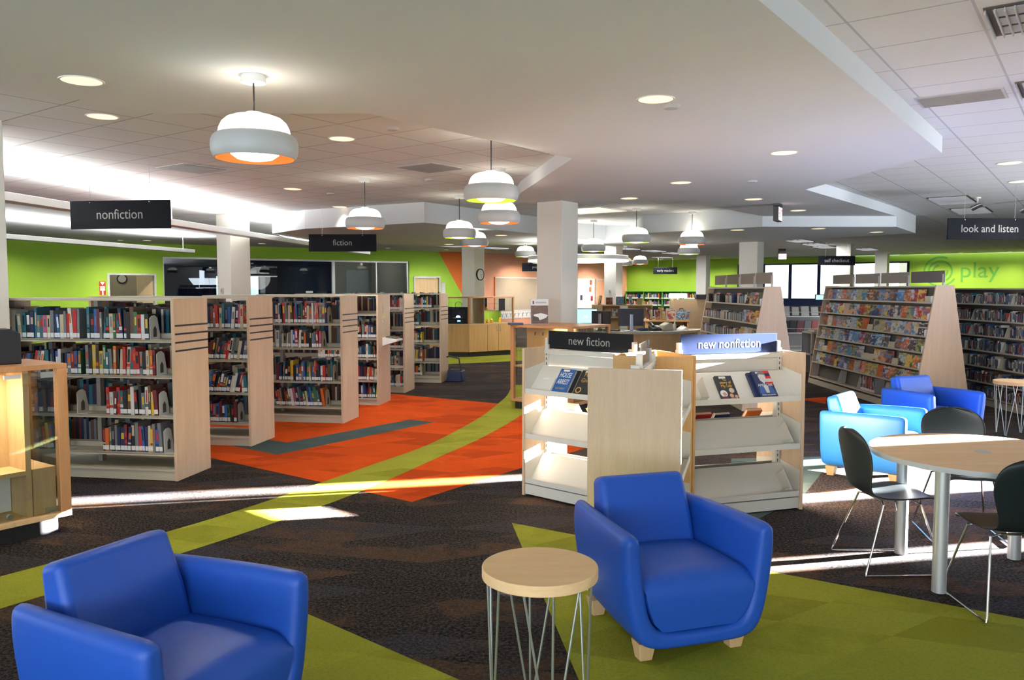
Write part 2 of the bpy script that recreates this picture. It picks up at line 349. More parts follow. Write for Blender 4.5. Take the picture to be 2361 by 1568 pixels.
# ------------------------------------------------------------------ ceiling
cl = MB()
U2 = lambda s, w: (UV.x * s + NV.x * w, UV.y * s + NV.y * w)
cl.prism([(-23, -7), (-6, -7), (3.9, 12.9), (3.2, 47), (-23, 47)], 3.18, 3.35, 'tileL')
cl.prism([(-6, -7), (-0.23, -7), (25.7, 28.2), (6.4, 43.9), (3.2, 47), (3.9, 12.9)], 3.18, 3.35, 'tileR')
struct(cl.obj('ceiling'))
S1 = [(-4.8, -4.3), (4.19, 7.96), (3.907, 10.85), (7.0, 14.8), (4.56, 14.8), (2.53, 12.2), (1.0, 12.3), (0.0, 12.9), (0.117, 11.238), (0.613, 8.273), (-1.082, 6.185), (-2.703, 6.185), (-9.9, -3.6)]
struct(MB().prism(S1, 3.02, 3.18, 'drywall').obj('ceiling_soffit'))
S2 = [(7.0, 14.8), (8.2, 16.5), (5, 21), (-2, 21.5), (-5.0, 19.0), (-4.9, 16.6), (-3.9, 15.3), (-1.5, 13.9), (0.5, 16.7), (1.3, 18.2), (2.2, 19.1), (2.75, 18.9), (2.66, 16.5), (4.56, 14.8)]
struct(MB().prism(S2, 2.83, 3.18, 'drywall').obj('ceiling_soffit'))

# ------------------------------------------------------------------ walls
TL = 57.4                                                           # long green wall
WL = xf((-12.4, 26.2, 0), 90 - TL)
def wl(name, t0, t1, z0, z1, m, y0=0.0, y1=0.2, X=WL):
    return struct(MB(X).box(t0, t1, y0, y1, z0, z1, m).obj(name))
for n, a in (('wall_back_green', [(-9, -0.57, 0, 3.18), (-0.57, 0.75, 2.14, 3.18), (0.75, 1.03, 0, 3.18), (1.03, 9.96, 2.76, 3.18), (9.96, 10.2, 0, 3.18), (10.2, 11.26, 2.14, 3.18), (11.26, 13.35, 0, 3.18)]),):
    w = MB(WL)
    for q in a: w.box(q[0], q[1], 0, 0.2, q[2], q[3], 'green')
    w.add([(11.25, -0.004, 3.18), (12.25, -0.004, 3.18), (13.34, -0.004, 1.02), (13.34, -0.004, 0.1), (13.2, -0.004, 0.0)], [(0, 4, 3, 2, 1)], 'orangep')
    struct(w.obj(n))
# door openings
def door(name, t0, t1, X, leafm, opened=0):
    d = MB(X); d.box(t0 - 0.06, t0, -0.03, 0.23, 0, 2.20, 'greyl').box(t1, t1 + 0.06, -0.03, 0.23, 0, 2.20, 'greyl').box(t0, t1, -0.03, 0.23, 2.14, 2.20, 'greyl')
    o = struct(d.obj(name))
    L = MB(X)
    if opened: L.box(0, 0.9, -0.02, 0.02, 0.01, 2.13, leafm, xf((t1, 0.22, 0), 115))
    else: L.box(t0, t1, 0.08, 0.12, 0.01, 2.13, leafm)
    L.obj('door_leaf', o)
    MB(X).tube([(t1 - 0.12, -0.05 + 0.1, 1.02), (t1 - 0.22, -0.05 + 0.1, 1.02)], 0.012, 'alu').obj('door_handle', o)
    return o
door('door_1', -0.57, 0.75, WL, 'doorw', 1)
door('door_2', 10.2, 11.26, WL, 'doorw')
# rooms behind the doorway and the glazing
bk = MB(WL); bk.box(-3, 0.95, 2.6, 2.7, 0, 3.18, 'beige').box(0.85, 0.95, 0.2, 2.6, 0, 3.18, 'beige'); struct(bk.obj('wall_office'))
nr = MB(WL); nr.box(1.0, 6.9, 7.0, 7.1, 0, 0.6, 'navyroom').box(1.0, 4.2, 7.0, 7.1, 0.6, 2.3, 'navyroom').box(6.1, 6.9, 7.0, 7.1, 0.6, 2.3, 'navyroom').box(1.0, 6.9, 7.0, 7.1, 2.3, 3.18, 'navyroom')
nr.box(0.95, 1.05, 0.2, 7.0, 0, 3.18, 'navyroom').box(6.85, 6.9, 0.25, 7.0, 0, 3.18, 'navyroom').box(1.0, 6.9, 0.2, 7.0, -0.005, 0.006, 'navyroom').box(1.0, 6.9, 0.25, 7.0, 3.10, 3.16, 'greyd')
struct(nr.obj('wall_reading_room'))
sr = MB(WL); sr.box(6.9, 10.2, 4.0, 4.1, 0, 3.18, 'beige').box(10.0, 10.1, 0.2, 4.0, 0, 3.18, 'beige').box(6.9, 7.0, 0.25, 4.0, 0, 3.18, 'beige').box(7.6, 8.2, 3.95, 4.0, 0, 3.1, 'orangep').box(8.9, 9.9, 3.94, 4.0, 1.0, 2.5, 'greyl'); struct(sr.obj('wall_study_room'))
# glazed partition
g = MB(WL); g.box(1.03, 9.96, 0.06, 0.14, 2.70, 2.76, 'satin').box(1.03, 9.96, 0.06, 0.14, 0, 0.08, 'satin').box(1.03, 1.07, 0.06, 0.14, 0.08, 2.70, 'satin').box(9.90, 9.96, 0.06, 0.14, 0.08, 2.70, 'satin').box(6.86, 6.96, 0.04, 0.16, 0.08, 2.70, 'satin').box(8.6, 8.64, 0.06, 0.14, 0.08, 2.7, 'satin')
wg = struct(g.obj('window_1'))
for i, (a, b) in enumerate([(1.07, 2.5), (2.505, 4.1), (4.105, 5.5), (5.505, 6.86), (6.96, 8.6), (8.64, 9.9)]):
    MB(WL).box(a, b, 0.095, 0.105, 0.08, 2.70, 'glassd').obj('glass_pane', wg)
rw = MB(WL); rw.box(4.2, 6.1, 7.02, 7.06, 0.6, 0.66, 'black').box(4.2, 6.1, 7.02, 7.06, 2.24, 2.3, 'black')
for t in (4.2, 4.85, 5.45, 6.05): rw.box(t, t + 0.07, 7.02, 7.06, 0.6, 2.3, 'black')
rwo = struct(rw.obj('window_2')); MB(WL).box(4.2, 6.1, 7.03, 7.04, 0.66, 2.24, 'glass').obj('glass_pane', rwo)
# salmon wall, running away from the green wall's end
c1 = WL @ Vector((13.35, 0, 0))
WS = xf((c1.x, c1.y, 0), 53.8)
w = MB(WS); w.box(0, 12.4, 0, 0.2, 0, 3.18, 'salmon'); struct(w.obj('wall_salmon'))
c2 = WS @ Vector((12.4, 0, 0))
WB = xf((c2.x, c2.y, 0), -36.2)
w = MB(WB)
for q in [(0, 6.1, 0, 3.18), (6.1, 13.8, 0, 1.18), (6.1, 13.8, 2.9, 3.18), (13.8, 30, 0, 3.18)]: w.box(q[0], q[1], 0, 0.25, q[2], q[3], 'green')
struct(w.obj('wall_far_green'))
fw = MB(WB)
fw.box(6.1, 13.8, 0.05, 0.17, 1.18, 1.25, 'signb').box(6.1, 13.8, 0.05, 0.17, 2.83, 2.9, 'black')
MUL = (6.14, 7.35, 8.63, 9.95, 11.3, 12.67, 13.75)
for t in MUL: fw.box(t - 0.06, t + 0.06, 0.05, 0.17, 1.25, 2.83, 'signb')
fwo = struct(fw.obj('window_3'))
for a, b in zip(MUL, MUL[1:]): MB(WB).box(a + 0.06, b - 0.06, 0.10, 0.11, 1.25, 2.83, 'glass').obj('glass_pane', fwo)
# side of the room with tall slots of low sun, never in view
def slot(q):                                                        # s along UV where the sheet q crosses the wall
    d = Vector((0.976, 0.218, 0)); m = Vector((-0.218, 0.976, 0)); p = m * q
    t = (3.95 - p.dot(NV)) / d.dot(NV); return (p + d * t).dot(UV)
SL = [(slot(a), slot(b)) for a, b in ((4.26, 4.47), (5.64, 6.70), (6.85, 7.06))]
w = MB(xf(tuple(NV * 3.9), 53.8)); cur = -9.0                          # local x = UV, local -y = NV
for a, b in SL + [(40, 40)]:
    w.box(cur, a, -0.02, 0, 0, 3.18, 'offwhite')
    if b > a: w.box(a, b, -0.02, 0, 2.95, 3.18, 'offwhite'); w.box(a, b, -0.02, 0, 0, 0.12, 'offwhite')
    cur = b
struct(w.obj('wall_right'))
struct(MB().box(-22, 2.0, -5.2, -5.0, 0, 3.18, 'offwhite').obj('wall_front'))
struct(MB().box(-20.2, -20, -5, 22, 0, 3.18, 'offwhite').obj('wall_left'))

lamp('office_fill', 'POINT', WL @ Vector((-0.2, 1.5, 2.6)), 9, (1, 0.9, 0.78), shadow_soft_size=0.2)  # unseen fill lamp, added so the office does not go dark
lamp('reading_room_fill', 'POINT', WL @ Vector((4.0, 3.5, 2.6)), 18, (0.55, 0.7, 1.0), shadow_soft_size=0.4)  # unseen bluish fill, added to lift the dark room to navy
lamp('study_room_light', 'POINT', WL @ Vector((8.5, 2.0, 2.6)), 26, (1, 0.95, 0.85), shadow_soft_size=0.2)
# columns
def column(x, y, top=3.18, s=0.457, rz=53.8): return struct(MB().box(-s / 2, s / 2, -s / 2, s / 2, 0, top, 'offwhite').obj('column', loc=(x, y, 0), rot=(0, 0, R(rz)), bev=0.008))
C1 = column(0.70, 12.48, 3.02)
for x, y in ((-5.6, 16.3), (-1.10, 22.9), (3.47, 27.7), (8.5, 36.0), (5.85, 19.8), (11.1, 27.0), (14.9, 32.6)): column(x, y)
column(-4.80, 7.15, 3.18, 0.457, 53.8)
struct(MB().box(22, 23, 31, 46, 0, 7, 'beige').obj('sun_blocker_wall'))  # unseen slab, added to keep the sun out of the far windows
# ------------------------------------------------------------------ ceiling fixtures
def pendant(x, y, col, label, top=3.18, lit=True, e=42, dz=0.0):
    t = thing('pendant_lamp', label, 'pendant lamp', (x, y, 0), 0, 'drum pendant lamps')
    MB().cyl(0, 0, top - 0.045, top, 0.075, 'white', 28).obj('ceiling_canopy', t, smooth=True)
    MB().tube([(0, 0, top - 0.045), (0, 0, 2.79 + dz)], 0.006, 'black', 6).obj('cord', t)
    out = [(r, z + dz) for r, z in ((0.234, 2.655), (0.252, 2.64), (0.262, 2.615), (0.265, 2.585), (0.262, 2.55), (0.253, 2.525), (0.243, 2.51))]
    band = MB().lathe(out, 'band').lathe([(r - 0.006, z) for r, z in reversed(out)], col).lathe([(0.228, 2.655 + dz), (0.234, 2.655 + dz)], 'band').lathe([(0.243, 2.51 + dz), (0.237, 2.51 + dz)], 'band')
    band.obj('shade_band', t, smooth=True)
    gm = 'glow' if lit else 'glowoff'
    d = MB().lathe([(r, z + dz) for r, z in ((0.0005, 2.782), (0.06, 2.78), (0.125, 2.772), (0.165, 2.757), (0.195, 2.73), (0.212, 2.695), (0.22, 2.655), (0.22, 2.635), (0.16, 2.625))], gm)
    d.lathe([(r, z + dz) for r, z in ((0.16, 2.625), (0.155, 2.56), (0.145, 2.535), (0.110, 2.51), (0.05, 2.498), (0.0005, 2.495))], gm)
    d.obj('opal_diffuser', t, smooth=True)
    MB().cyl(0, 0, 2.782 + dz, 2.795 + dz, 0.05, 'white', 16).obj('top_cap', t, smooth=True)
    if lit:
        lamp('pendant_glow_down', 'SPOT', (0, 0, 2.48 + dz), e * 1.2, (1.0, 0.96, 0.91), parent=t, shadow_soft_size=0.10, spot_size=R(140), spot_blend=0.6)
        lamp('pendant_glow_up', 'POINT', (0, 0, 2.87), e * 0.022, (1.0, 0.87, 0.68), parent=t, shadow_soft_size=0.06)
    return t
OR, GR = paint('orange_shade_lining', (0.85, 0.17, 0.012), 0.5), paint('green_shade_lining', (0.45, 0.75, 0.03), 0.5)
pendant(-1.605, 5.10, OR, 'large drum pendant with orange lining hanging from the smooth soffit, closest one', 3.02)
pendant(-0.20, 7.82, GR, 'drum pendant with green lining hanging past the soffit edge, upper of an overlapping pair', dz=0.035)
pendant(-0.16, 10.06, OR, 'drum pendant with orange lining just below and behind the closest green pendant')
pendant(-1.98, 10.95, OR, 'drum pendant hanging right above the black fiction sign')
pendant(-0.84, 12.97, GR, 'drum pendant with green lining, upper of the pair before the clock column')
pendant(-0.71, 15.40, OR, 'drum pendant with orange lining, lower of the pair before the clock column', 2.83)
pendant(0.34, 20.54, GR, 'small distant pendant with green lining above the black programs sign', 3.18)
pendant(1.77, 17.6, GR, 'drum pendant hanging over the glowing ring light')
pendant(2.29, 14.94, GR, 'drum pendant with green lining, alone above the service desk', dz=0.04)
pendant(3.47, 15.65, OR, 'drum pendant with orange lining, upper of the pair over the low magazine shelves', dz=0.04)
pendant(4.30, 19.72, GR, 'drum pendant tucked under the orange-lined one over the magazine shelves', 2.83, dz=0.03)
pendant(4.21, 26.64, OR, 'small distant pendant with orange lining before the early readers wall')
pendant(3.94, 28.17, GR, 'small unlit yellowish pendant beside the ring light', lit=False)
pendant(0.90, 25.94, GR, 'distant pendant half hidden by the square column')

# ring light
t = thing('ring_light', 'large glowing suspended ring light behind the square column', 'ceiling light', (1.55, 19.0, 0))
MB().lathe([(1.17, 2.34), (1.17, 2.46), (1.08, 2.46), (1.08, 2.34)], 'white', 64).obj('ring_housing', t, smooth=True)
MB().lathe([(1.165, 2.338), (1.085, 2.338)], 'ringglow', 64).lathe([(1.165, 2.463), (1.085, 2.463)], 'ringglow', 64).lathe([(1.172, 2.335), (1.172, 2.365)], 'ringglow', 64).lathe([(1.078, 2.335), (1.078, 2.365)], 'ringglow', 64).obj('ring_diffuser', t)
for a in (20, 140, 260): MB().tube([(1.12 * math.cos(R(a)), 1.12 * math.sin(R(a)), 2.46), (0.15 * math.cos(R(a)), 0.15 * math.sin(R(a)), 2.825)], 0.006, 'alu', 6).obj('suspension_cable', t)
lamp('ring_glow', 'POINT', (0, 0, 2.25), 40, (1, 0.95, 0.88), parent=t, shadow_soft_size=0.6)
# ring and pendants reflected in the dark room are real reflections of these lamps

# suspended linear uplights
def uplight(name_label, a, b, z, hang, e):
    A, B = Vector((a[0], a[1], z)), Vector((b[0], b[1], z)); L = (B - A).length; ang = math.degrees(math.atan2(B.y - A.y, B.x - A.x))
    t = thing('linear_uplight', name_label, 'ceiling light', A, ang, 'suspended linear uplights')
    MB().prism([(-0.11, -0.05), (0.11, -0.05), (0.11, 0.05), (0.085, 0.05), (0.085, -0.0), (-0.085, 0.0), (-0.085, 0.05), (-0.11, 0.05)], 0, L, 'white', 'x').obj('housing', t, bev=0.006)
    MB().box(0.05, L - 0.05, -0.08, 0.08, 0.001, 0.012, 'lamp').obj('lamp_strip', t)
    for h in hang: MB().tube([(L * h, 0, 0.0), (L * h, 0, 3.18 - z)], 0.005, 'white', 6).obj('hanger_rod', t)
    o = lamp('uplight', 'AREA', (L / 2, 0, 0.06), e, (1.0, 0.98, 0.96), (R(180), 0, 0), t, shape='RECTANGLE', size=L, size_y=0.12, spread=R(180))
uplight('long white uplight bar over the bookcases, passing the fiction sign', (-6.4, 4.5), (-4.3, 24.0), 2.76, (0.08, 0.44, 0.8, 0.985), 340)
uplight('shorter white uplight bar near the green wall, ending by the doorway', (-11.6, 9.5), (-9.05, 22.9), 2.76, (0.1, 0.45, 0.97), 380)

# recessed downlights, detectors, vents, louvre lights
def downlight(x, y, z, label, e=24, r=0.12, cone=95):
    t = thing('recessed_downlight', label, 'downlight', (x, y, z), 0, 'recessed downlights')
    MB().lathe([(r * 1.12, -0.002), (r * 1.10, -0.008), (r, -0.006)], 'white', 24).obj('trim_ring', t, smooth=True)
    MB().lathe([(r, -0.005), (r * 0.8, -0.0035), (0.0005, -0.003)], 'can', 24).obj('reflector', t)
    if e: lamp('downlight_beam', 'SPOT', (0, 0, -0.03), e, (1, 0.92, 0.80), (0, 0, 0), t, spot_size=R(cone), spot_blend=0.8, shadow_soft_size=0.08)
DL = [(-2.73, 5.21, 3.02, 'round downlight in the soffit nearest the black nonfiction sign'), (1.0, 5.71, 3.02, 'round downlight with a small detector beside it, alone in the soffit'),
      (2.64, 7.93, 3.02, 'round downlight near the soffit corner by the look and listen sign'), (2.10, 10.14, 3.02, 'downlight in the soffit, third one back'),
      (1.71, 11.88, 3.02, 'downlight in the soffit closest to the square column'), (3.56, 11.99, 3.02, 'downlight in the soffit before the hanging exit sign'),
      (4.82, 13.7, 3.02, 'downlight in the soffit just past the hanging exit sign'), (-3.52, 7.04, 3.18, 'downlight in the tiled ceiling next to the soffit edge'),
      (-1.68, 8.07, 3.18, 'downlight in the tiled ceiling beside the closest pendant'), (-3.25, 12.08, 3.18, 'downlight in the tiled ceiling behind the closest pendant'),
      (-3.11, 14.7, 3.18, 'downlight in the tiled ceiling just above the fiction sign'), (5.86, 9.62, 3.18, 'downlight above the look and listen sign, nearer of two'),
      (7.0, 11.25, 3.18, 'downlight above the look and listen sign, farther of two'), (4.33, 15.59, 2.83, 'downlight under the far dropped soffit near the exit sign'),
      (5.75, 15.25, 2.83, 'middle downlight under the far dropped soffit'), (7.26, 16.18, 2.83, 'downlight at the corner of the far dropped soffit'),
      (-0.23, 17.14, 2.83, 'downlight under the dropped soffit beside the square column')]
for q in DL: downlight(*q)
for i, (x, y) in enumerate([(-11.2, 24.9), (-8.2, 26.6), (-3.2, 26.5), (-5.6, 27.2), (-1.6, 20.6)]):
    downlight(x, y, 3.18 if i < 4 else 2.83, 'distant downlight in the tiles along the green wall, ' + ['above the open doorway', 'over the dark glazing', 'before the pale door', 'over the study room glazing', 'before the clock column'][i], 60)
for x, y, z, l in [(1.15, 5.92, 3.02, 'flat white detector disc beside the lone soffit downlight'), (2.94, 9.98, 3.02, 'small detector disc in the middle of the soffit'),
                   (-1.10, 7.55, 3.18, 'detector disc in the tiles near the soffit corner'), (-1.11, 11.03, 3.18, 'detector disc between the grey vent and the pendants'), (-2.81, 12.63, 3.18, 'detector disc in the tiles past the large grey vent')]:
    o = MB().lathe([(0.0005, -0.022), (0.05, -0.022), (0.062, -0.012), (0.066, 0)], 'greyl', 24).obj('smoke_detector', loc=(x, y, z), smooth=True); tag(o, l, 'detector', 'ceiling detector discs')
for i, q in enumerate((-6.0, -3.6, -0.4, 2.6, 5.6, 8.4, 10.8)):  # row added to brighten the wall; only the doorway one follows a visible pool
    p = WL @ Vector((q, -1.5, 3.18)); downlight(p.x, p.y, 3.18, 'wall washer downlight along the long green wall, ' + ('over the open doorway' if i == 2 else nth(i + 1) + ' from its near end, added to brighten the wall'), 210 if i == 2 else 115, 0.07, 160)
def vent(x, y, z, l, sx=0.60, sy=0.60):
    t = thing('ceiling_vent', l, 'air vent', (x, y, z), 53.8, 'ceiling air vents')
    MB().box(-sx / 2, sx / 2, -sy / 2, sy / 2, -0.008, 0, 'greyl').obj('frame', t)
    g = MB()
    for i in range(int(sx / 0.03) - 1): g.box(-sx / 2 + 0.03 + i * 0.03, -sx / 2 + 0.042 + i * 0.03, -sy / 2 + 0.02, sy / 2 - 0.02, -0.014, -0.008, 'grey')
    g.obj('grille', t)
vent(-3.93, 10.03, 3.18, 'square grey air grille in the tiled ceiling behind the closest pendant'); vent(-1.0, 9.97, 3.18, 'square grey air grille in the tiles by the green-lined pendant'); vent(3.48, 6.36, 3.18, 'grey air grille in the pale tiles before the look and listen sign', 0.40, 0.60)
def troffer(x, y, l, z=3.18, sx=0.6, sy=1.2, rz=53.8, e=60):
    t = thing('louvre_light', l, 'ceiling light', (x, y, z), rz, 'fluorescent louvre lights')
    MB().box(-sx / 2, sx / 2, -sy / 2, sy / 2, -0.006, 0, 'greyd').obj('frame', t)
    g = MB()
    for i in range(3): g.box(-sx / 2 + 0.04 + i * sx * 0.31, -sx / 2 + 0.02 + (i + 0.9) * sx * 0.31, -sy / 2 + 0.04, sy / 2 - 0.04, -0.008, -0.006, 'tube' if e else 'greyl')
    g.obj('tube_reflector', t)
    g = MB()
    for i in range(13): g.box(-sx / 2 + 0.03, sx / 2 - 0.03, -sy / 2 + 0.05 + i * sy * 0.075, -sy / 2 + 0.056 + i * sy * 0.075, -0.03, -0.006, 'greyl')
    g.obj('louvre', t)
    if e: lamp('louvre_glow', 'AREA', (0, 0, -0.04), e, (0.95, 0.98, 1.0), (0, 0, 0), t, shape='RECTANGLE', size=sx, size_y=sy)
TR = [(3.12, 27.8), (4.24, 29.9), (5.54, 31.6), (6.69, 33.6), (7.05, 38.0), (8.87, 25.0), (10.1, 27.0), (11.07, 28.7), (13.27, 30.3), (-2.13, 27.8), (-0.64, 29.3)]
for i, (x, y) in enumerate(TR): troffer(x, y, f'distant lit louvre light in the far tiled ceiling, {nth(i + 1)} counting out from the ring light', rz=-36.2)
troffer(7.33, 13.55, 'louvre light above the look and listen sign, nearer of two', rz=-36.2, e=0); troffer(8.67, 15.34, 'louvre light above the look and listen sign, farther of two', rz=-36.2, e=0)
troffer(2.90, 4.42, 'dark louvre light in the pale tiles nearest the camera', 3.18, 0.58, 0.6, e=0); troffer(4.02, 5.95, 'dark louvre light in the pale tiles, cut off at the picture edge', 3.18, 0.58, 0.6, e=0)
t = thing('square_light', 'square warm ceiling light beside the square column', 'ceiling light', (1.45, 15.3, 3.18), 53.8)
MB().box(-0.5, 0.5, -0.5, 0.5, -0.01, 0, 'can').obj('diffuser', t)
g = MB().box(-0.52, 0.52, -0.52, -0.49, -0.02, 0, 'white').box(-0.52, 0.52, 0.49, 0.52, -0.02, 0, 'white').box(-0.52, -0.49, -0.49, 0.49, -0.02, 0, 'white').box(0.49, 0.52, -0.49, 0.49, -0.02, 0, 'white'); g.obj('frame', t)

# ------------------------------------------------------------------ hanging signs
def sign(x, y, z, rz, w, h, txt, size, label, top=3.18, m='sign', tm='text', sx=0.92):
    t = thing('hanging_sign', label, 'sign', (x, y, z), rz, 'hanging section signs')
    MB().box(-w / 2, w / 2, -0.012, 0.012, -h / 2, h / 2, m).obj('sign_board', t, bev=0.003)
    text(txt, size, tm, t, (0, -0.0135, 0), STAND, sx=sx)
    for a in (-w * 0.3, w * 0.3):
        MB().tube([(a, 0, h / 2 - 0.02), (a, 0, top - z)], 0.003, 'alu', 6).obj('hanger_wire', t)
        MB().cyl(0, 0, -0.004, 0.0, 0.006, 'alu', 10).obj('bolt', t, loc=(a, -0.012, h / 2 - 0.02), rot=(R(-90), 0, 0))
    return t
sign(-4.675, 9.70, 2.583, -9, 1.30, 0.335, 'nonfiction', 0.165, 'black hanging sign reading nonfiction')
sign(-3.048, 14.60, 2.526, 0, 1.215, 0.31, 'fiction', 0.15, 'black hanging sign reading fiction')
sign(6.818, 11.60, 2.553, 2, 1.22, 0.30, 'look and listen', 0.155, 'black hanging sign reading look and listen')
sign(10.42, 26.0, 2.603, 2, 1.20, 0.30, 'self checkout', 0.165, 'black hanging sign reading self checkout')
sign(7.197, 38.0, 2.553, 0, 1.12, 0.32, 'early readers', 0.16, 'small black hanging sign reading early readers')
sign(0.972, 30.0, 2.502, 0, 1.20, 0.31, 'programs', 0.125, 'black hanging sign beginning with program, cut by the square column')
def exit_sign(x, y, z, rz, label, top):
    t = thing('exit_sign', label, 'sign', (x, y, z), rz, 'exit signs')
    MB().box(-0.16, 0.16, -0.04, 0.04, -0.115, 0.115, 'black').obj('housing', t, bev=0.006)
    MB().box(-0.15, 0.15, -0.043, -0.040, -0.10, 0.10, 'exitface').obj('face_plate', t)
    text('EXIT', 0.17, 'exitred', t, (0.012, -0.0445, 0), STAND, sx=0.72)
    MB().add([(-0.145, -0.0445, 0), (-0.118, -0.0445, 0.022), (-0.118, -0.0445, -0.022)], [(0, 2, 1)], 'exitred').obj('arrow', t)
    MB().box(-0.12, 0.12, -0.05, 0.05, 0.115, top - z, 'black').obj('mount', t)
exit_sign(4.149, 12.7, 2.865, 62, 'black framed exit sign seen edge on, hanging from the soffit', 3.02)
exit_sign(9.995, 30.0, 2.89, 4, 'small distant exit sign above the far windows', 3.18)

# ------------------------------------------------------------------ wall graphics, boards, small wall things
t = thing('wall_logo', 'large green spiral logo and the word play on the far green wall', 'wall lettering', WB @ Vector((15.0, -0.006, 2.44)), -36.2)
g = MB()
for r0, a0, a1 in ((0.62, 65, 330), (0.44, -60, 215), (0.27, 100, 370)):
    n = 30
    for i in range(n):
        p = [R(a0 + (a1 - a0) * k / n) for k in (i, i + 1)]
        g.add([(r * math.cos(a), 0, r * math.sin(a)) for a in p for r in (r0 - 0.035, r0 + 0.035)], [(0, 1, 3, 2)], 'greend')
g.obj('spiral_mark', t); text('play', 0.92, 'greend', t, (1.45, -0.002, 0.02), STAND)
t = thing('pinboard', 'wide tan pinboard with white frame on the salmon wall', 'pinboard', WS @ Vector((0.7, 0, 0)), 53.8)
MB().box(0, 3.4, -0.04, 0, 0.78, 2.16, 'tan').obj('board', t); g = MB().box(0, 3.4, -0.05, 0, 2.16, 2.20, 'white').box(0, 3.4, -0.05, 0, 0.74, 0.78, 'white').box(-0.03, 0, -0.05, 0, 0.74, 2.20, 'orangep'); g.obj('frame', t)
t = thing('coat_hook_rail', 'white rail of Y shaped hooks below the tan pinboard', 'coat rail', WS @ Vector((0.7, 0, 0)), 53.8)
MB().box(0, 3.4, -0.03, 0, 0.42, 0.72, 'white').obj('backboard', t)
for i in range(11):
    x = 0.2 + i * 0.3; MB().tube([(x, -0.04, 0.49), (x, -0.04, 0.57), (x + 0.08, -0.05, 0.66)], 0.012, 'grey', 6).tube([(x, -0.04, 0.57), (x - 0.08, -0.05, 0.66)], 0.012, 'grey', 6).obj('hook', t)
t = thing('slat_board', 'white slatted display board on the salmon wall', 'slat board', WS @ Vector((7.2, 0, 0)), 53.8)
MB().box(0, 1.7, -0.04, 0, 0.3, 2.2, 'white').obj('board', t)
g = MB()
for i in range(16): g.box(0, 1.7, -0.043, -0.038, 0.42 + i * 0.11, 0.432 + i * 0.11, 'greyl')
g.obj('slot_lines', t)
for a, z, c in ((1.2, 1.55, 'orange'), (0.35, 1.15, 'navy'), (1.35, 1.1, 'red'), (1.25, 1.9, 'orange')): tag(box('pinned_card', 0, 0.16, -0.02, 0, 0, 0.24, 'bk_' + c, loc=WS @ Vector((7.2 + a, -0.045, z)), rot=(0, 0, R(53.8))), f'small {c} card on the white slat board' + (', highest of all' if z > 1.8 else ''), 'card', 'cards on the slat board')
d3 = door('door_3', 9.1, 10.1, WS, 'white')
MB(WS).prism([(9.6 + 0.28 * math.cos(a * 0.349), 1.25 + 0.45 * math.sin(a * 0.349)) for a in range(18)], 0.07, 0.078, paint('pale_blue', (0.35, 0.55, 0.75)), 'y').obj('door_glass', d3)
t = thing('wall_clock', 'round black rimmed clock on the square column', 'clock', (-1.10 + 0.807 * 0.235 + 0.0, 22.9 - 0.591 * 0.235, 2.10), 53.8)
MB().lathe([(0.0005, -0.0), (0.165, 0.0), (0.165, 0.04), (0.15, 0.045), (0.14, 0.03), (0.0005, 0.03)], 'black', 32, Matrix.Rotation(R(90), 4, 'X')).obj('rim', t, smooth=True)
MB().cyl(0, 0, 0.030, 0.033, 0.14, 'white', 32, X=Matrix.Rotation(R(90), 4, 'X')).obj('dial', t)
MB().box(-0.004, 0.004, -0.036, -0.034, 0, 0.11, 'black').obj('hand', t, rot=(0, R(150), 0)); MB().box(-0.005, 0.005, -0.037, -0.035, 0, 0.075, 'black').obj('hand', t, rot=(0, R(95), 0))
p = WL @ Vector((0.10, 2.6, 2.05))
t = thing('office_clock', 'dark round clock on the office wall inside the doorway', 'clock', p, 32.6)
MB().cyl(0, 0, 0.0, 0.05, 0.17, 'black', 28, X=Matrix.Rotation(R(90), 4, 'X')).obj('rim', t); MB().cyl(0, 0, 0.05, 0.052, 0.13, 'greyl', 28, X=Matrix.Rotation(R(90), 4, 'X')).obj('dial', t)
t = thing('extinguisher_sign', 'red and white fire extinguisher sign beside the doorway', 'sign', WL @ Vector((-0.78, -0.004, 1.72)), 32.6)
MB().box(-0.09, 0.09, -0.006, 0, -0.22, 0.22, 'red').obj('sign_panel', t); MB().box(-0.07, 0.07, -0.008, -0.006, -0.08, 0.06, 'white').box(-0.02, 0.02, -0.008, -0.006, -0.22, -0.08, 'white').obj('white_panel', t)
text('FIRE', 0.065, 'exitred', t, (0, -0.009, 0.0), STAND); MB().add([(-0.07, -0.008, 0.20), (0.07, -0.008, 0.20), (0, -0.008, 0.09)], [(0, 2, 1)], 'white').obj('arrow', t)
tag(box('door_plate', -0.09, 0.09, -0.012, 0, 0, 0.5, 'greyl', loc=WL @ Vector((11.45, 0, 1.45)), rot=(0, 0, R(32.6))), 'clear room plate on the green wall beside the pale closed door', 'door plate')
def thermostat(x, y, z, l):
    t = thing('wall_switch', l, 'switch', (x, y, z), 53.8, 'wall switches on columns')
    MB().box(-0.035, 0.035, -0.02, 0, -0.06, 0.06, 'greyl').obj('plate', t, bev=0.004); MB().box(-0.015, 0.015, -0.028, -0.02, -0.03, 0.03, 'grey').obj('button', t)
def face(cx, cy, f, off, z, l):                                      # f: -1 = face toward -UV, +1 = toward NV
    thermostat(cx + (NV.x * 0.231 if f > 0 else -UV.x * 0.231) , cy + (NV.y * 0.231 if f > 0 else -UV.y * 0.231), z, l)
thermostat(-5.6 - 0.591 * 0.23 - 0.05, 16.3 - 0.807 * 0.23 + 0.03, 1.66, 'small grey wall switch on the column behind the bookcases')
thermostat(3.47 - 0.591 * 0.23, 27.7 - 0.807 * 0.23, 1.62, 'small grey wall switch on the far column by the salmon wall')
for o in bpy.data.objects:
    if o.name.startswith('wall_switch'): o.rotation_euler = (0, 0, R(-36.2))
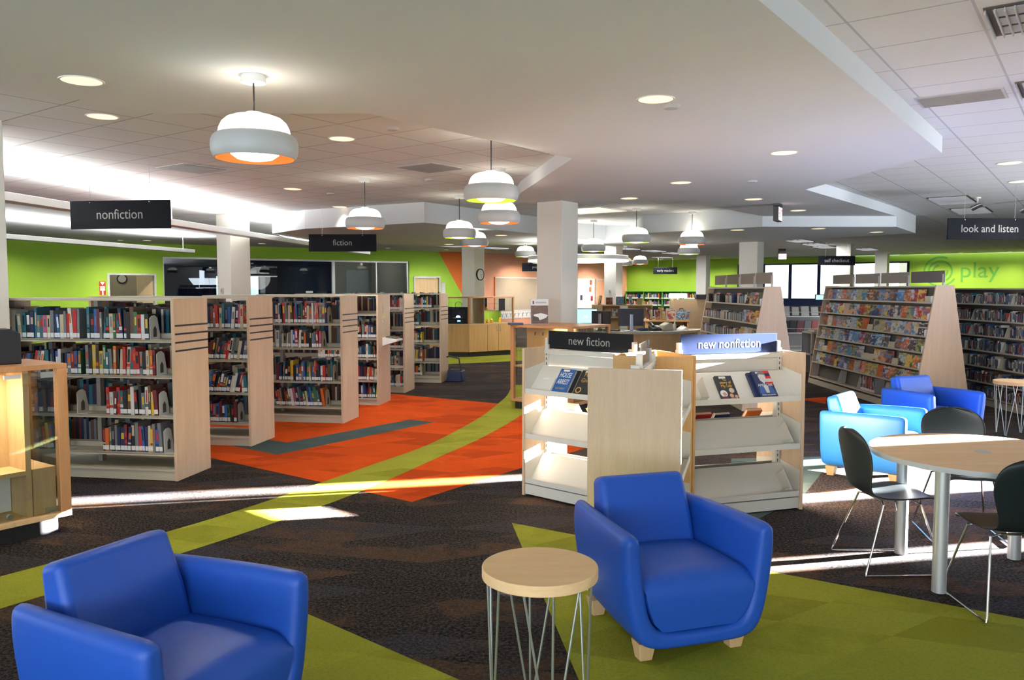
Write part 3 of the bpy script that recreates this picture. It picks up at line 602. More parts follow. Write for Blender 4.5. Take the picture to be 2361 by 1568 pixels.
for x, y, l in ((7.55, 13.2, 'small track spotlight above the look and listen sign, nearer one'), (8.6, 13.6, 'small track spotlight past the look and listen sign, farther one')):
    t = thing('track_spotlight', l, 'spotlight', (x, y, 3.18)); MB().cyl(0, 0, -0.02, 0, 0.05, 'white', 16).obj('mount', t); MB().cyl(0, 0, -0.10, -0.02, 0.012, 'white', 10).obj('stem', t); MB().cyl(0, 0, -0.09, 0.09, 0.045, 'alu', 18, 0.035, xf((0, 0, -0.14), 30, 70)).obj('lamp_head', t, smooth=True)
# ------------------------------------------------------------------ books
def book_mesh(w, h, d, c, seed):
    rr = random.Random(seed); m = MB(); t = 0.0025; cm = 'bk_' + c
    m.box(-w / 2, w / 2, 0, t, 0, h, cm).box(-w / 2, -w / 2 + t, t, d, 0, h, cm).box(w / 2 - t, w / 2, t, d, 0, h, cm)
    m.box(-w / 2 + t, w / 2 - t, t, d - 0.004, 0.003, h - 0.004, 'page')
    if rr.random() < 0.6:
        tm = rr.choice(['label', 'bk_yellow', 'bk_black', 'bk_cream', 'bk_red', 'bk_teal', 'bk_orange', 'bk_grey'])
        z0 = h * rr.uniform(0.42, 0.55); z1 = h * rr.uniform(0.72, 0.92); f = rr.uniform(0.18, 0.38)
        m.box(-w * f, w * f, -0.0006, 0, z0, z1, tm)
        if rr.random() < 0.5: m.box(-w * 0.49, w * 0.49, -0.0005, 0, h * 0.30, h * 0.30 + rr.uniform(0.006, 0.03), rr.choice(['bk_orange', 'bk_white', 'bk_teal', 'bk_black', 'bk_red']))
    return m
BOOKN = [0]
def put_book(X, w, h, d, c, label, group, far=None):
    BOOKN[0] += 1; m = book_mesh(w, h, d, c, BOOKN[0])
    lab = lambda q: q.box(-w * 0.485, w * 0.485, -0.0012, 0, 0.012, 0.052, 'label')
    if far is not None:
        far.X = X
        lab(m)
        for v, f, i in [(m.v, m.f, m.i)]:
            k = len(far.v); far.v += [tuple(X @ Vector(p)) for p in v]
            for ff, ii in zip(f, i): far.f.append([q + k for q in ff]); far.i.append(far.mi(m.m[ii]))
        far.X = Matrix(); return
    o = m.obj('book'); o.matrix_world = X; tag(o, label, 'book', group)
    if random.random() < 0.9: lab(MB()).obj('spine_label', o)
FAR = MB()                                                          # books past the first three hundred, and the backs of the rear rows
BCW = 0.56
def run(root, x_from, x_to, z, lean, hmax, tk, shelf_name, case_name, group, far, count, y=0.045):
    """books from the end nearer the panel (x_from, negative) to x_to, spines at y"""
    x = x_from; n = count; prev = None
    while True:
        w = random.uniform(0.75, 1.35) * tk; h = random.uniform(0.74, 1.0) * hmax; d = h * random.uniform(0.62, 0.72)
        if random.random() < 0.18 and prev: h, d = prev[0], prev[1]
        prev = (h, d); c = pick()
        a = lean + random.uniform(-0.6, 0.6) if lean else (random.uniform(-0.8, 0.8) if random.random() < 0.8 else random.choice((4, -4)))
        adv = (w + 0.0012) / math.cos(R(a)) + (0.006 if abs(a) > 3 and not lean else 0.0)
        if x - adv < x_to: break
        n += 1
        X = root @ xf((x - adv / 2, y + random.uniform(0, 0.012), z + w / 2 * math.sin(R(abs(a))) + 0.0008), 0, 0, a)
        put_book(X, w, h, min(d, 0.2), c, f'{c} book, {nth(n)} from the end panel on the {shelf_name} shelf of the {case_name}', group, far)
        x -= adv
    return n
def bookend(root, x, z, label, y=0.05, col='label', flip=1):
    prof = [(0, 0), (0.15, 0), (0.15, 0.05), (0.115, 0.19), (0.075, 0.215), (0.03, 0.21), (0, 0.19)]
    m = MB(); inner = [(0.05, 0.02), (0.10, 0.02), (0.10, 0.09), (0.075, 0.12), (0.05, 0.09)]
    m.prism([(p[0], p[1]) for p in prof], -0.0015, 0.0015, col, 'x').box(0, 0.10, 0, 0.13, 0, 0.002, col)
    m.prism(inner, -0.0022, 0.0022, 'greyd', 'x')
    o = m.obj('bookend'); o.matrix_world = root @ xf((x, y, z + 0.0005)); tag(o, label, 'bookend', 'metal bookends')
def bookcase(x, y, length, shelves, name, label, cut=None):
    t = thing('bookcase', label, 'bookcase', (x, y, 0), -9.1, 'double sided library bookcases')
    H = 1.617; D = BCW
    e = MB().box(-0.028, 0, 0, D, 0, H, 'maple'); e.obj('end_panel', t, bev=0.002)
    if cut is None:
        for k in range(4): MB().box(-0.001, 0.0012, 0.016, D, 1.375 - k * 0.0745 - 0.008, 1.375 - k * 0.0745 + 0.008, 'black').obj('groove', t)
    MB().box(-length - 0.028, -length, 0, D, 0, H, 'maple').obj('end_panel', t, bev=0.002)
    MB().box(-length, -0.028, 0.0, D, H - 0.022, H + 0.0, 'cream').obj('canopy_top', t)
    MB().box(-length, -0.028, 0.015, D - 0.015, 0, 0.085, 'cream').box(-length, -0.028, 0.0, D, 0.085, 0.10, 'cream').obj('base', t)
    k = max(1, round(length / 0.914)); sw = length / k
    for q in range(k + 1): MB().box(-min(max(q * sw, 0.05), length - 0.02) - 0.02, -min(max(q * sw, 0.05), length - 0.02) + 0.02, D / 2 - 0.03, D / 2 + 0.03, 0.10, H - 0.02, 'grey').obj('upright', t)
    for z in shelves:
        if z < 0.12: continue
        for (a, b) in ((0.02, D / 2 - 0.035), (D / 2 + 0.035, D - 0.02)):
            yl = a if a < D / 2 else b - 0.004
            m = MB().box(-length, -0.028, a, b, z - 0.014, z, 'cream').box(-length, -0.028, yl, yl + 0.004, z - 0.024, z + 0.003, 'cream')
            yb = (D / 2 - 0.04) if a < D / 2 else (D / 2 + 0.035)
            m.box(-length, -0.028, yb, yb + 0.004, z, z + 0.045, 'cream').obj('shelf', t)
    # plain backs of the books on the other side
    X = xf((x, y, 0), -9.1)
    for z in shelves:
        xx = -0.05
        while xx > -length + 0.05:
            w = random.uniform(0.02, 0.04); h = random.uniform(0.21, 0.285)
            if random.random() < 0.97: FAR.box(xx - w, xx - 0.001, D / 2 + 0.05, D / 2 + 0.22, z + 0.001, z + h, random.choice(['bk_grey', 'bk_black', 'bk_navy', 'bk_brown', 'page', 'bk_teal', 'bk_maroon']), X)
            xx -= w
    return t, X
names = ['frontmost bookcase', 'second bookcase', 'third bookcase', 'fourth bookcase', 'fifth bookcase', 'last bookcase']
G = 'books on the double sided bookcases'
sh1 = [1.25, 0.93, 0.572, 0.240]
b1, X1 = bookcase(-2.956, 7.042, 1.86, sh1, names[0], 'nearest bookcase, its grooved wooden end panel standing on the dark carpet')
def rows(X, specs, case, far=None, tk=0.0295):
    for z, sn, runs in specs:
        c = 0
        for a, b, lean, hm in runs: c = run(X, -a, -b, z, lean, hm, tk, sn, case, G, far, c)
rows(X1, [(1.25, 'top', [(0.27, 0.90, 0, 0.29), (0.95, 1.78, 0, 0.28)]), (0.93, 'second', [(0.215, 0.90, 0, 0.27), (0.95, 1.35, 0, 0.24), (1.36, 1.75, 14, 0.22)]),
          (0.572, 'third', [(0.20, 0.72, 0, 0.27), (1.18, 1.55, 0, 0.24)]), (0.240, 'bottom', [(0.165, 0.78, 0, 0.265), (1.25, 1.50, -6, 0.24)])], names[0])
for xx, z, l in ((-0.262, 1.25, 'top shelf'), (-0.205, 0.93, 'second shelf'), (-0.19, 0.572, 'third shelf'), (-0.155, 0.24, 'bottom shelf')): bookend(X1, xx, z, f'white metal bookend closing the {l} row of the frontmost bookcase')
bookend(X1, -1.0, 0.572, 'pale bookend alone on the third shelf of the frontmost bookcase'); bookend(X1, -1.2, 0.24, 'white bookend behind the display case glass, beside a blue book')
sh2 = [1.272, 0.936, 0.578, 0.250]
b2, X2 = bookcase(-2.81, 8.614, 1.86, sh2, names[1], 'second bookcase back, grooved end panel standing by the grey carpet stripe')
rows(X2, [(1.272, 'top', [(0.04, 0.66, 0, 0.28)]), (0.936, 'second', [(0.05, 0.66, 11, 0.24)]), (0.578, 'third', [(0.03, 0.14, 0, 0.22), (0.15, 0.66, 13, 0.24)]), (0.250, 'bottom', [(0.19, 0.66, 0, 0.23)])], names[1])
bookend(X2, -0.175, 0.25, 'grey bookend on the bottom shelf of the second bookcase', col='greyl')
sh3 = [1.262, 0.953, 0.528, 0.205]
b3, X3 = bookcase(-2.128, 10.10, 1.86, sh3, names[2], 'third bookcase back, grooved end panel on orange carpet beside the grey stripe')
rows(X3, [(1.262, 'top', [(0.22, 0.92, 0, 0.28)]), (0.953, 'second', [(0.30, 0.92, 0, 0.24)])], names[2])
n3 = BOOKN[0]
rows(X3, [(0.528, 'third', [(0.16, 0.92, 0, 0.26)]), (0.205, 'bottom', [(0.26, 0.92, -9, 0.25)])], names[2], None if n3 < 250 else FAR)
for xx, z, l in ((-0.21, 1.262, 'top'), (-0.29, 0.953, 'second'), (-0.15, 0.528, 'third'), (-0.25, 0.205, 'bottom')): bookend(X3, xx, z, f'cream bookend on the {l} shelf of the third bookcase', col='cream')
sh4 = [1.33, 0.98, 0.687, 0.36, 0.10]; sh5 = [1.35, 1.03, 0.72, 0.39, 0.10]; sh6 = [1.357, 1.045, 0.718, 0.375, 0.125]
b4, X4 = bookcase(-1.941, 11.694, 1.86, sh4, names[3], 'fourth bookcase, its plain end panel carrying a dark strip and a small ledge', cut=1)
b5, X5 = bookcase(-1.75, 13.12, 1.86, sh5, names[4], 'fifth bookcase back, narrow grooved end panel on dark carpet')
b6, X6 = bookcase(-1.283, 14.522, 1.86, sh6, names[5], 'last bookcase of the row, next to the dark step stool')
for X, sh, ends in ((X4, sh4, (0.40, 0.03, 0.02, 0.03, 0.03)), (X5, sh5, (0.03, 0.28, 0.03, 0.03, 0.04)), (X6, sh6, (0.18, 0.42, 0.36, 0.36, 0.36))):
    for z, e in zip(sh, ends): run(X, -e, -0.95, z + 0.001, 0, 0.22, 0.03, '', '', G, FAR, 0)
# fittings on the fourth bookcase end panel
o = box('notice_strip', 0, 0.006, 0, 0.11, 0, 0.30, 'poster', loc=X4 @ Vector((0.0005, 0.19, 1.16)), rot=(0, 0, R(-9.1))); tag(o, 'narrow dark blue notice strip on the fourth bookcase end panel', 'notice')
o = MB().prism([(0, 0.86), (0.22, 0.93), (0.22, 0.955), (0, 0.985)], 0, 0.30, 'white', 'y').obj('end_ledge', b4, loc=(0.001, 0.18, 0))
o = MB().box(-0.08, 0.08, -0.11, 0.11, 0, 0.012, 'bk_grey').box(-0.078, 0.078, -0.108, 0.108, 0.012, 0.016, 'poster').obj('book', rot=(0, R(4), R(-9.1)), loc=X4 @ Vector((0.12, 0.33, 0.976))); tag(o, 'open book lying on the ledge of the fourth bookcase end', 'book')
# step stool
t = thing('step_stool', 'dark blue step stool with tall handle beside the last bookcase', 'step stool', X6 @ Vector((0.20, 0.36, 0)), -9.1)
MB().prism([(-0.15, 0), (0.15, 0), (0.13, 0.20), (-0.13, 0.20)], -0.17, 0.17, 'bk_navy', 'y').obj('step_body', t, bev=0.015, smooth=True)
MB().box(-0.13, 0.13, -0.16, 0.16, 0.20, 0.212, 'black').obj('tread', t)
MB().tube([(0.12, -0.14, 0.2), (0.08, -0.14, 0.43), (-0.10, -0.14, 0.47), (-0.15, -0.14, 0.45)], 0.013, 'black').obj('handle', t, smooth=True)

# ------------------------------------------------------------------ wood and glass display cases
def glass_case(name_label, K, uu, vv, z1, off_u, wood_m='cherry'):
    """frame case whose near corner is K; runs uu along UV and vv along -NV"""
    t = thing('display_case', name_label, 'display case', K, 53.8)
    P = lambda a, b, c, d, e, f, m, n, **k: MB().box(a, b, c, d, e, f, m).obj(n, t, **k)
    P(0.05, uu - 0.05, 0.05, vv - 0.05, 0, 0.11, 'black', 'plinth'); P(0, uu, 0, vv, 0.11, 0.145, wood_m, 'bottom_board', bev=0.003); P(0, uu, 0, vv, z1 - 0.032, z1, wood_m, 'top_board', bev=0.003)
    for a, b in ((0, 0), (uu - 0.055, 0), (0, vv - 0.055), (uu - 0.055, vv - 0.055)): P(a, a + 0.055, b, b + 0.055, 0.145, z1 - 0.032, wood_m, 'corner_post', bev=0.003)
    for q in (0.012,): P(0.055, uu - 0.055, q, q + 0.006, 0.15, z1 - 0.036, 'glass', 'glass_pane'); P(q, q + 0.006, 0.055, vv - 0.055, 0.15, z1 - 0.036, 'glass', 'glass_pane')
    return t
# case by the near column (seen cut off at the picture edge): runs back along -UV
t = thing('display_case', 'glass fronted wooden display case beside the nearest bookcase', 'display case', (-3.09, 5.58, 0), 53.8)
P = lambda a, b, c, d, e, f, m, n, **k: MB().box(a, b, c, d, e, f, m).obj(n, t, **k)
LC = 1.9; LV = 0.62; Z1 = 1.185
P(-LC + 0.06, -0.07, 0.06, LV - 0.05, 0, 0.115, 'black', 'plinth'); P(-LC, 0, 0, LV, 0.115, 0.15, 'casein', 'bottom_board', bev=0.003); P(-LC, 0, 0, LV, Z1 - 0.034, Z1, 'cherry', 'top_board', bev=0.003)
for a, b in ((-0.07, 0), (-LC, 0), (-0.07, LV - 0.06), (-LC, LV - 0.06)): P(a, a + 0.07, b, b + 0.06, 0.15, Z1 - 0.034, 'cherry', 'corner_post', bev=0.004)
P(-LC + 0.07, -0.235, 0.012, 0.018, 0.155, Z1 - 0.05, 'glass', 'glass_door'); P(-0.230, -0.07, 0.012, 0.018, 0.155, Z1 - 0.05, 'glass', 'glass_door'); P(-0.02, -0.014, 0.06, LV - 0.06, 0.15, Z1 - 0.034, 'glass', 'glass_pane')
P(-0.27, -0.235, 0.05, LV - 0.30, 0.15, Z1 - 0.034, 'casein', 'divider'); P(-LC + 0.1, -0.27, LV - 0.32, LV - 0.30, 0.15, Z1 - 0.034, 'casein', 'back_panel'); P(-LC + 0.1, -0.27, 0.05, LV - 0.32, 0.44, 0.47, 'casein', 'shelf')
P(-0.225, -0.075, 0.06, LV - 0.10, 0.15, 0.47, 'casein', 'display_block', bev=0.003); P(-LC + 0.1, -0.275, LV - 0.335, LV - 0.325, 0.16, 0.43, 'white', 'white_backing')
P(-0.17, -0.09, 0.004, 0.012, 0.165, 0.20, 'alu', 'hinge'); P(-0.17, -0.09, 0.004, 0.012, Z1 - 0.09, Z1 - 0.05, 'alu', 'hinge'); MB().tube([(-0.40, -0.012, 0.19), (-0.40, 0.012, 0.19)], 0.018, 'alu', 12).obj('lock', t); P(-0.40, -0.30, 0.002, 0.012, Z1 - 0.08, Z1 - 0.055, 'greyl', 'hinge')
lamp('case_light', 'AREA', (-0.55, 0.10, Z1 - 0.05), 7, (1, 0.85, 0.62), (0, 0, 0), t, size=0.2)
lamp('case_light', 'AREA', (-0.14, 0.3, Z1 - 0.05), 3, (1, 0.85, 0.62), (0, 0, 0), t, size=0.12)
bx = thing('media_box', 'black box with an orange tag on top of the display case', 'box', Vector((-3.09, 5.58, Z1 + 0.001)) + UV * -0.30 - NV * 0.33, 40)
MB().prism([(-0.12, 0), (0.12, 0), (0.12, 0.21), (0.06, 0.24), (-0.12, 0.24)], -0.11, 0.11, 'black', 'y').obj('case', bx, bev=0.006); MB().box(-0.08, -0.01, -0.114, -0.11, 0.015, 0.04, 'bk_orange').obj('tag', bx)

# case around the square column
KC = Vector((0.80, 10.8, 0))
c = glass_case('wood and glass display case wrapping the square column', KC, 1.06, 1.02, 1.19, 0)
MB().box(0.35, 0.37, 0.30, 0.98, 0.15, 1.15, 'mapled').obj('back_panel', c); MB().box(0.37, 0.80, 0.50, 0.52, 0.15, 1.15, 'white').obj('white_panel', c); MB().box(0.02, 0.36, 0.62, 0.98, 0.60, 0.62, 'mapled').obj('shelf', c); MB().box(0.45, 1.0, 0.25, 0.27, 0.15, 1.15, 'casein').obj('inner_door', c)
for q in (0.62, 0.72): MB().tube([(q, -0.006, 1.07), (q, -0.022, 1.07), (q, -0.022, 1.03)], 0.009, 'zinc', 6).obj('hook_latch', c)
for q in (0.45, 0.58): MB().tube([(-0.006, q, 1.10), (-0.022, q, 1.10), (-0.022, q, 1.06)], 0.009, 'black', 6).obj('hook_latch', c)
lamp('case_light', 'AREA', (0.3, 0.3, 1.14), 4, (1, 0.85, 0.65), (0, 0, 0), c, size=0.4)
t = thing('poster_stand', 'book with a pale animal photograph standing against the square column', 'book', (0.40, 11.62, 1.192), 6)
MB().box(-0.13, 0.13, 0.0, 0.012, 0, 0.36, 'white', Matrix.Rotation(R(-6), 4, 'X')).obj('board', t); MB().box(-0.125, 0.125, -0.002, 0.0, 0.005, 0.27, paint('poster_brown', (0.13, 0.085, 0.07), var=0.5, sc=18), Matrix.Rotation(R(-6), 4, 'X')).obj('picture', t)
MB().prism([(-0.11, 0.07), (-0.02, 0.05), (0.09, 0.09), (0.12, 0.13), (0.02, 0.16), (-0.08, 0.14)], -0.0045, -0.0025, 'white', 'y', Matrix.Rotation(R(-6), 4, 'X')).prism([(-0.11, 0.05), (0.0, 0.05), (-0.02, 0.10), (-0.10, 0.12)], -0.0055, -0.004, 'greyd', 'y', Matrix.Rotation(R(-6), 4, 'X')).obj('picture_subject', t)
MB().box(-0.10, -0.08, -0.003, -0.001, 0.29, 0.335, 'bk_maroon', Matrix.Rotation(R(-6), 4, 'X')).box(-0.06, 0.10, -0.003, -0.001, 0.30, 0.325, 'greyl', Matrix.Rotation(R(-6), 4, 'X')).obj('title_band', t)
tag(MB().box(-0.1, 0.1, -0.07, 0.07, 0, 0.03, 'bk_navy').obj('book', loc=(0.05, 11.40, 1.192), rot=(0, 0, R(10)), bev=0.004), 'flat dark blue book lying on the display case by the column', 'book')
# ------------------------------------------------------------------ three armed new books display
HC = Vector((1.09, 6.06, 0))
un = thing('display_shelving', 'three armed wood and cream display unit for new books', 'display shelving', HC)
H = 1.215; DD = 0.285
TR_Z = (0.845, 0.475, 0.105)
def spoke(ang, L, inner, sign_txt, sm, tm, tsize, both=(1, 1)):
    X = Matrix.Rotation(R(ang), 4, 'Z')
    def p(name, m, **k): return m.obj(name, un, **k)
    p('end_panel', MB(X).box(L - 0.025, L, -DD, DD, 0, H, 'maple'), bev=0.002)
    p('inner_panel', MB(X).box(inner - 0.02, inner, -DD, DD, 0, H, 'mapled'), bev=0.002)
    for q in (inner + 0.02, L - 0.045):
        m = MB(X).box(q - 0.018, q + 0.018, -0.025, 0.025, 0.0, H + 0.02, 'creamw')
        for i in range(26):
            for sg in (-1, 1): m.box(q - 0.004, q + 0.004, sg * 0.0255 - 0.0008, sg * 0.0255 + 0.0008, 0.12 + i * 0.041, 0.142 + i * 0.041, 'greyd')
        p('post', m)
    p('header_rail', MB(X).box(inner, L - 0.025, -0.03, 0.03, H - 0.055, H - 0.02, 'creamw').box(inner, L - 0.025, -0.012, 0.012, H - 0.155, H - 0.06, 'creamw'))
    p('kick_base', MB(X).box(inner, L - 0.025, -DD + 0.012, DD - 0.012, 0.012, 0.095, 'creamw'))
    for sg in (-1, 1):
        for z in TR_Z:
            a = [(sg * (DD - 0.008), z), (sg * (DD - 0.008), z + 0.042), (sg * (DD - 0.013), z + 0.042), (sg * (DD - 0.013), z + 0.006), (sg * (DD - 0.05), z + 0.006), (sg * 0.045, z + 0.215), (sg * 0.038, z + 0.215), (sg * (DD - 0.053), z)]
            p('shelf', MB(X).prism(a, inner + 0.003, L - 0.028, 'creamw', 'x'))
            br = [(sg * (DD - 0.008), z), (sg * (DD - 0.008), z + 0.20), (sg * 0.03, z + 0.245), (sg * 0.03, z)]
            p('shelf_bracket', MB(X).prism(br, L - 0.030, L - 0.0265, 'creamw', 'x')); p('shelf_bracket', MB(X).prism(br, inner + 0.001, inner + 0.004, 'creamw', 'x'))
    return X
A1, A2, A3 = 138.0, 18.0, 253.7
XA = spoke(A1, 1.10, 0.20, 'new fiction', 'signd', 'text', 0.1)
XB = spoke(A2, 1.12, 0.17, 'new nonfiction', 'signb', 'textw', 0.1)
XC = spoke(A3, 1.25, 0.28, '', 'acry', 'textw', 0.1)
def sgn(X, ang, a, b, txt, m, tm, flip, size=0.098):
    s = MB(X).box(a, b, -0.006, 0.006, H - 0.015, H + 0.135, m).obj('section_sign', un, bev=0.002)
    for q in (a - 0.012, b + 0.012): MB(X).box(q - 0.012, q + 0.012, -0.02, 0.02, H - 0.03, H + 0.075, 'creamw').obj('sign_clip', un)
    if txt:
        c = X @ Vector(((a + b) / 2, 0, 0)); n = (X.to_3x3() @ Vector((0, 1, 0))) * flip
        text(txt, size, tm, s, (c.x + n.x * 0.0066, c.y + n.y * 0.0066, H + 0.058), (R(90), 0, R(ang + (180 if flip > 0 else 0))), sx=0.95)
    return s
sgn(XA, A1, 0.21, 1.05, 'new fiction', 'signd', 'text', 1)
sgn(XB, A2, 0.20, 1.06, 'new nonfiction', 'signb', 'textw', -1)
sgn(XC, A3, 0.52, 1.0, '', 'acry', 'text', 1)
UM = lambda X: Matrix.Translation(HC) @ X
# books standing on it.  local x along the arm, book leaning back on the plate
def disp_book(X, sg, x, tier, w, h, th, cm, label, lead=0.0, title=None, extra=None, name='book'):
    z = TR_Z[tier] + 0.007
    # plate slopes 39 deg from vertical; the book leans on it
    ang = 38.0
    B = UM(X) @ Matrix.Translation((x, sg * (DD - 0.055 - lead * 0.0), z)) @ Matrix.Rotation(R(180 if sg > 0 else 0), 4, 'Z') @ Matrix.Rotation(R(-ang), 4, 'X') @ Matrix.Translation((0, -th - lead, 0.004))
    m = MB().box(-w / 2, w / 2, 0, 0.003, 0, h, cm).box(-w / 2, -w / 2 + 0.003, 0.003, th, 0, h, cm).box(-w / 2, w / 2, th - 0.003, th, 0, h, cm).box(-w / 2 + 0.003, w / 2 - 0.004, 0.003, th - 0.003, 0.003, h - 0.004, 'page')
    o = m.obj(name); o.matrix_world = B; tag(o, label, 'book', 'books on the new books display')
    MB().box(-w * 0.28, w * 0.12, -0.001, 0, h - 0.024, h - 0.006, 'label').obj('barcode_label', o)
    if title:
        for txt, size, zz, mm, sx in title: text(txt, size, mm, o, (0, -0.0012, zz), STAND, sx=sx, ext=0.0006)
    if extra: extra(o, w, h)
    return o
DARKC = paint('cover_ink', (0.014, 0.02, 0.028), 0.35); COB = paint('cover_cobalt', (0.012, 0.09, 0.30), 0.35); GOLD = paint('cover_gold', (0.45, 0.27, 0.04), 0.4)
def ring(o, w, h):
    MB().lathe([(0.018, 0), (0.024, -0.001), (0.028, 0)], GOLD, 24, Matrix.Translation((-w * 0.25, -0.002, h * 0.2)) @ Matrix.Rotation(R(90), 4, 'X')).obj('cover_emblem', o)
disp_book(XA, 1, 0.70, 0, 0.150, 0.225, 0.022, 'bk_black', 'black book half hidden behind the blue House Arrest book', 0.001)
disp_book(XA, 1, 0.73, 0, 0.150, 0.215, 0.026, COB, 'blue book titled House Arrest facing out', 0.025, [('HOUSE', 0.066, 0.155, 'label', 0.55), ('ARREST', 0.066, 0.092, 'label', 0.50), ('K.A. HOLT', 0.022, 0.032, 'bk_yellow', 0.9)])
disp_book(XA, 1, 0.53, 0, 0.155, 0.23, 0.028, DARKC, 'black book with gold curling title facing out, beside the blue one', 0.001, [('Fear', 0.06, 0.19, GOLD, 0.8), ('Giver', 0.055, 0.135, GOLD, 0.8)], ring)
disp_book(XA, 1, 0.94, 0, 0.16, 0.15, 0.004, 'creamw', 'blank cream bookend plate on the new fiction top shelf', 0.001, name='book_stop')
def faces(o, w, h):
    sk = paint('cover_flesh', (0.55, 0.30, 0.20))
    m = MB(); F = Matrix.Rotation(R(90), 4, 'X')
    for x, z, r, c in ((-0.045, 0.06, 0.03, 'label'), (0.03, 0.085, 0.022, 'bk_cream')): m.cyl(0, 0, 0.0005, 0.0012, r, c, 24, X=Matrix.Translation((x, 0, z)) @ F)
    for x, z, r in ((-0.04, 0.055, 0.016), (0.015, 0.04, 0.017), (0.052, 0.03, 0.014)): m.cyl(0, 0, 0.0014, 0.002, r, sk, 20, X=Matrix.Translation((x, 0, z)) @ F)
    m.box(-0.06, -0.02, -0.002, -0.001, 0.0, 0.035, 'bk_maroon').box(0.0, 0.035, -0.002, -0.001, 0, 0.022, 'bk_pink').obj('cover_picture', o)
disp_book(XB, -1, 0.50, 0, 0.145, 0.215, 0.022, DARKC, 'dark book titled The Story of My Life facing out', 0.001, [('The', 0.022, 0.178, 'yellow', 1), ('story of', 0.034, 0.155, 'yellow', 0.9), ('My Life', 0.034, 0.125, 'yellow', 0.95)], faces)
def portrait(o, w, h):
    F = Matrix.Rotation(R(90), 4, 'X'); m = MB()
    m.box(0.02, 0.076, -0.001, 0, 0.135, 0.165, 'bk_white').box(0.02, 0.076, -0.001, 0, 0.165, 0.185, 'red').box(0.02, 0.076, -0.001, 0, 0.115, 0.135, 'red').box(0.0, 0.076, -0.001, 0, 0.215, 0.235, 'red')
    m.prism([(-0.028 + 0, 0.15), (0.0, 0.118), (0.026, 0.15), (0.03, 0.19), (0.015, 0.212), (-0.02, 0.21), (-0.033, 0.185)], -0.0018, -0.001, 'bk_white', 'y')
    m.prism([(-0.036, 0.185), (-0.02, 0.205), (0.02, 0.2), (0.034, 0.19), (0.03, 0.222), (-0.01, 0.23), (-0.036, 0.215)], -0.0024, -0.0018, 'bk_grey', 'y')
    m.prism([(-0.07, 0.035), (0.07, 0.035), (0.05, 0.10), (0.0, 0.115), (-0.055, 0.10)], -0.0016, -0.001, 'bk_blue', 'y').prism([(-0.012, 0.04), (0.014, 0.04), (0.02, 0.10), (0, 0.11), (-0.02, 0.10)], -0.0022, -0.0016, 'bk_white', 'y')
    m.obj('cover_picture', o)
disp_book(XB, -1, 0.795, 0, 0.155, 0.235, 0.02, 'bk_navy', 'navy book leaning directly behind the navy and red portrait book', 0.001)
disp_book(XB, -1, 0.825, 0, 0.155, 0.235, 0.02, 'bk_navy', 'navy and red book with a pale portrait facing out', 0.021, [('AMERICAN', 0.03, 0.108, 'label', 0.85), ('STEVE GOLDMAN', 0.018, 0.022, 'label', 0.85)], portrait)
# rows on the far sides, seen through the gaps
for i, (x, c, tier) in enumerate([(0.30, 'yellow', 1), (0.45, 'red', 1), (0.62, 'navy', 1), (0.90, 'orange', 1), (0.33, 'cream', 0), (0.48, 'black', 0), (0.63, 'grey', 0), (0.80, 'navy', 0), (0.93, 'maroon', 0)]):
    disp_book(XB, 1, x, tier, 0.14, 0.31 - 0.012 * (i % 3), 0.03, 'bk_' + c, f'{c} book on the far side of the new nonfiction arm, ' + ('upper' if tier == 0 else 'middle') + ' shelf', 0.001)
disp_book(XA, -1, 0.62, 1, 0.15, 0.30, 0.03, 'bk_yellow', 'pale yellow book seen through the gap of the new fiction arm', 0.001)
disp_book(XA, -1, 0.86, 1, 0.15, 0.31, 0.03, 'bk_white', 'white book on the far side of the new fiction arm', 0.001)
for X, sg, x, tier, l in ((XB, -1, 0.27, 0, 'top shelf of new nonfiction'), (XB, -1, 1.0, 1, 'middle shelf of new nonfiction'), (XB, -1, 1.0, 2, 'bottom shelf of new nonfiction')):
    o = MB().box(-0.0015, 0.0015, -0.10, 0.0, 0, 0.17, 'creamw').box(-0.06, 0.0, -0.10, 0, 0.0, 0.003, 'creamw').obj('bookend'); o.matrix_world = UM(X) @ Matrix.Translation((x, sg * (DD - 0.055), TR_Z[tier] + 0.008)) @ Matrix.Rotation(R(-38), 4, 'X'); tag(o, f'bent cream bookend plate on the {l}', 'bookend')

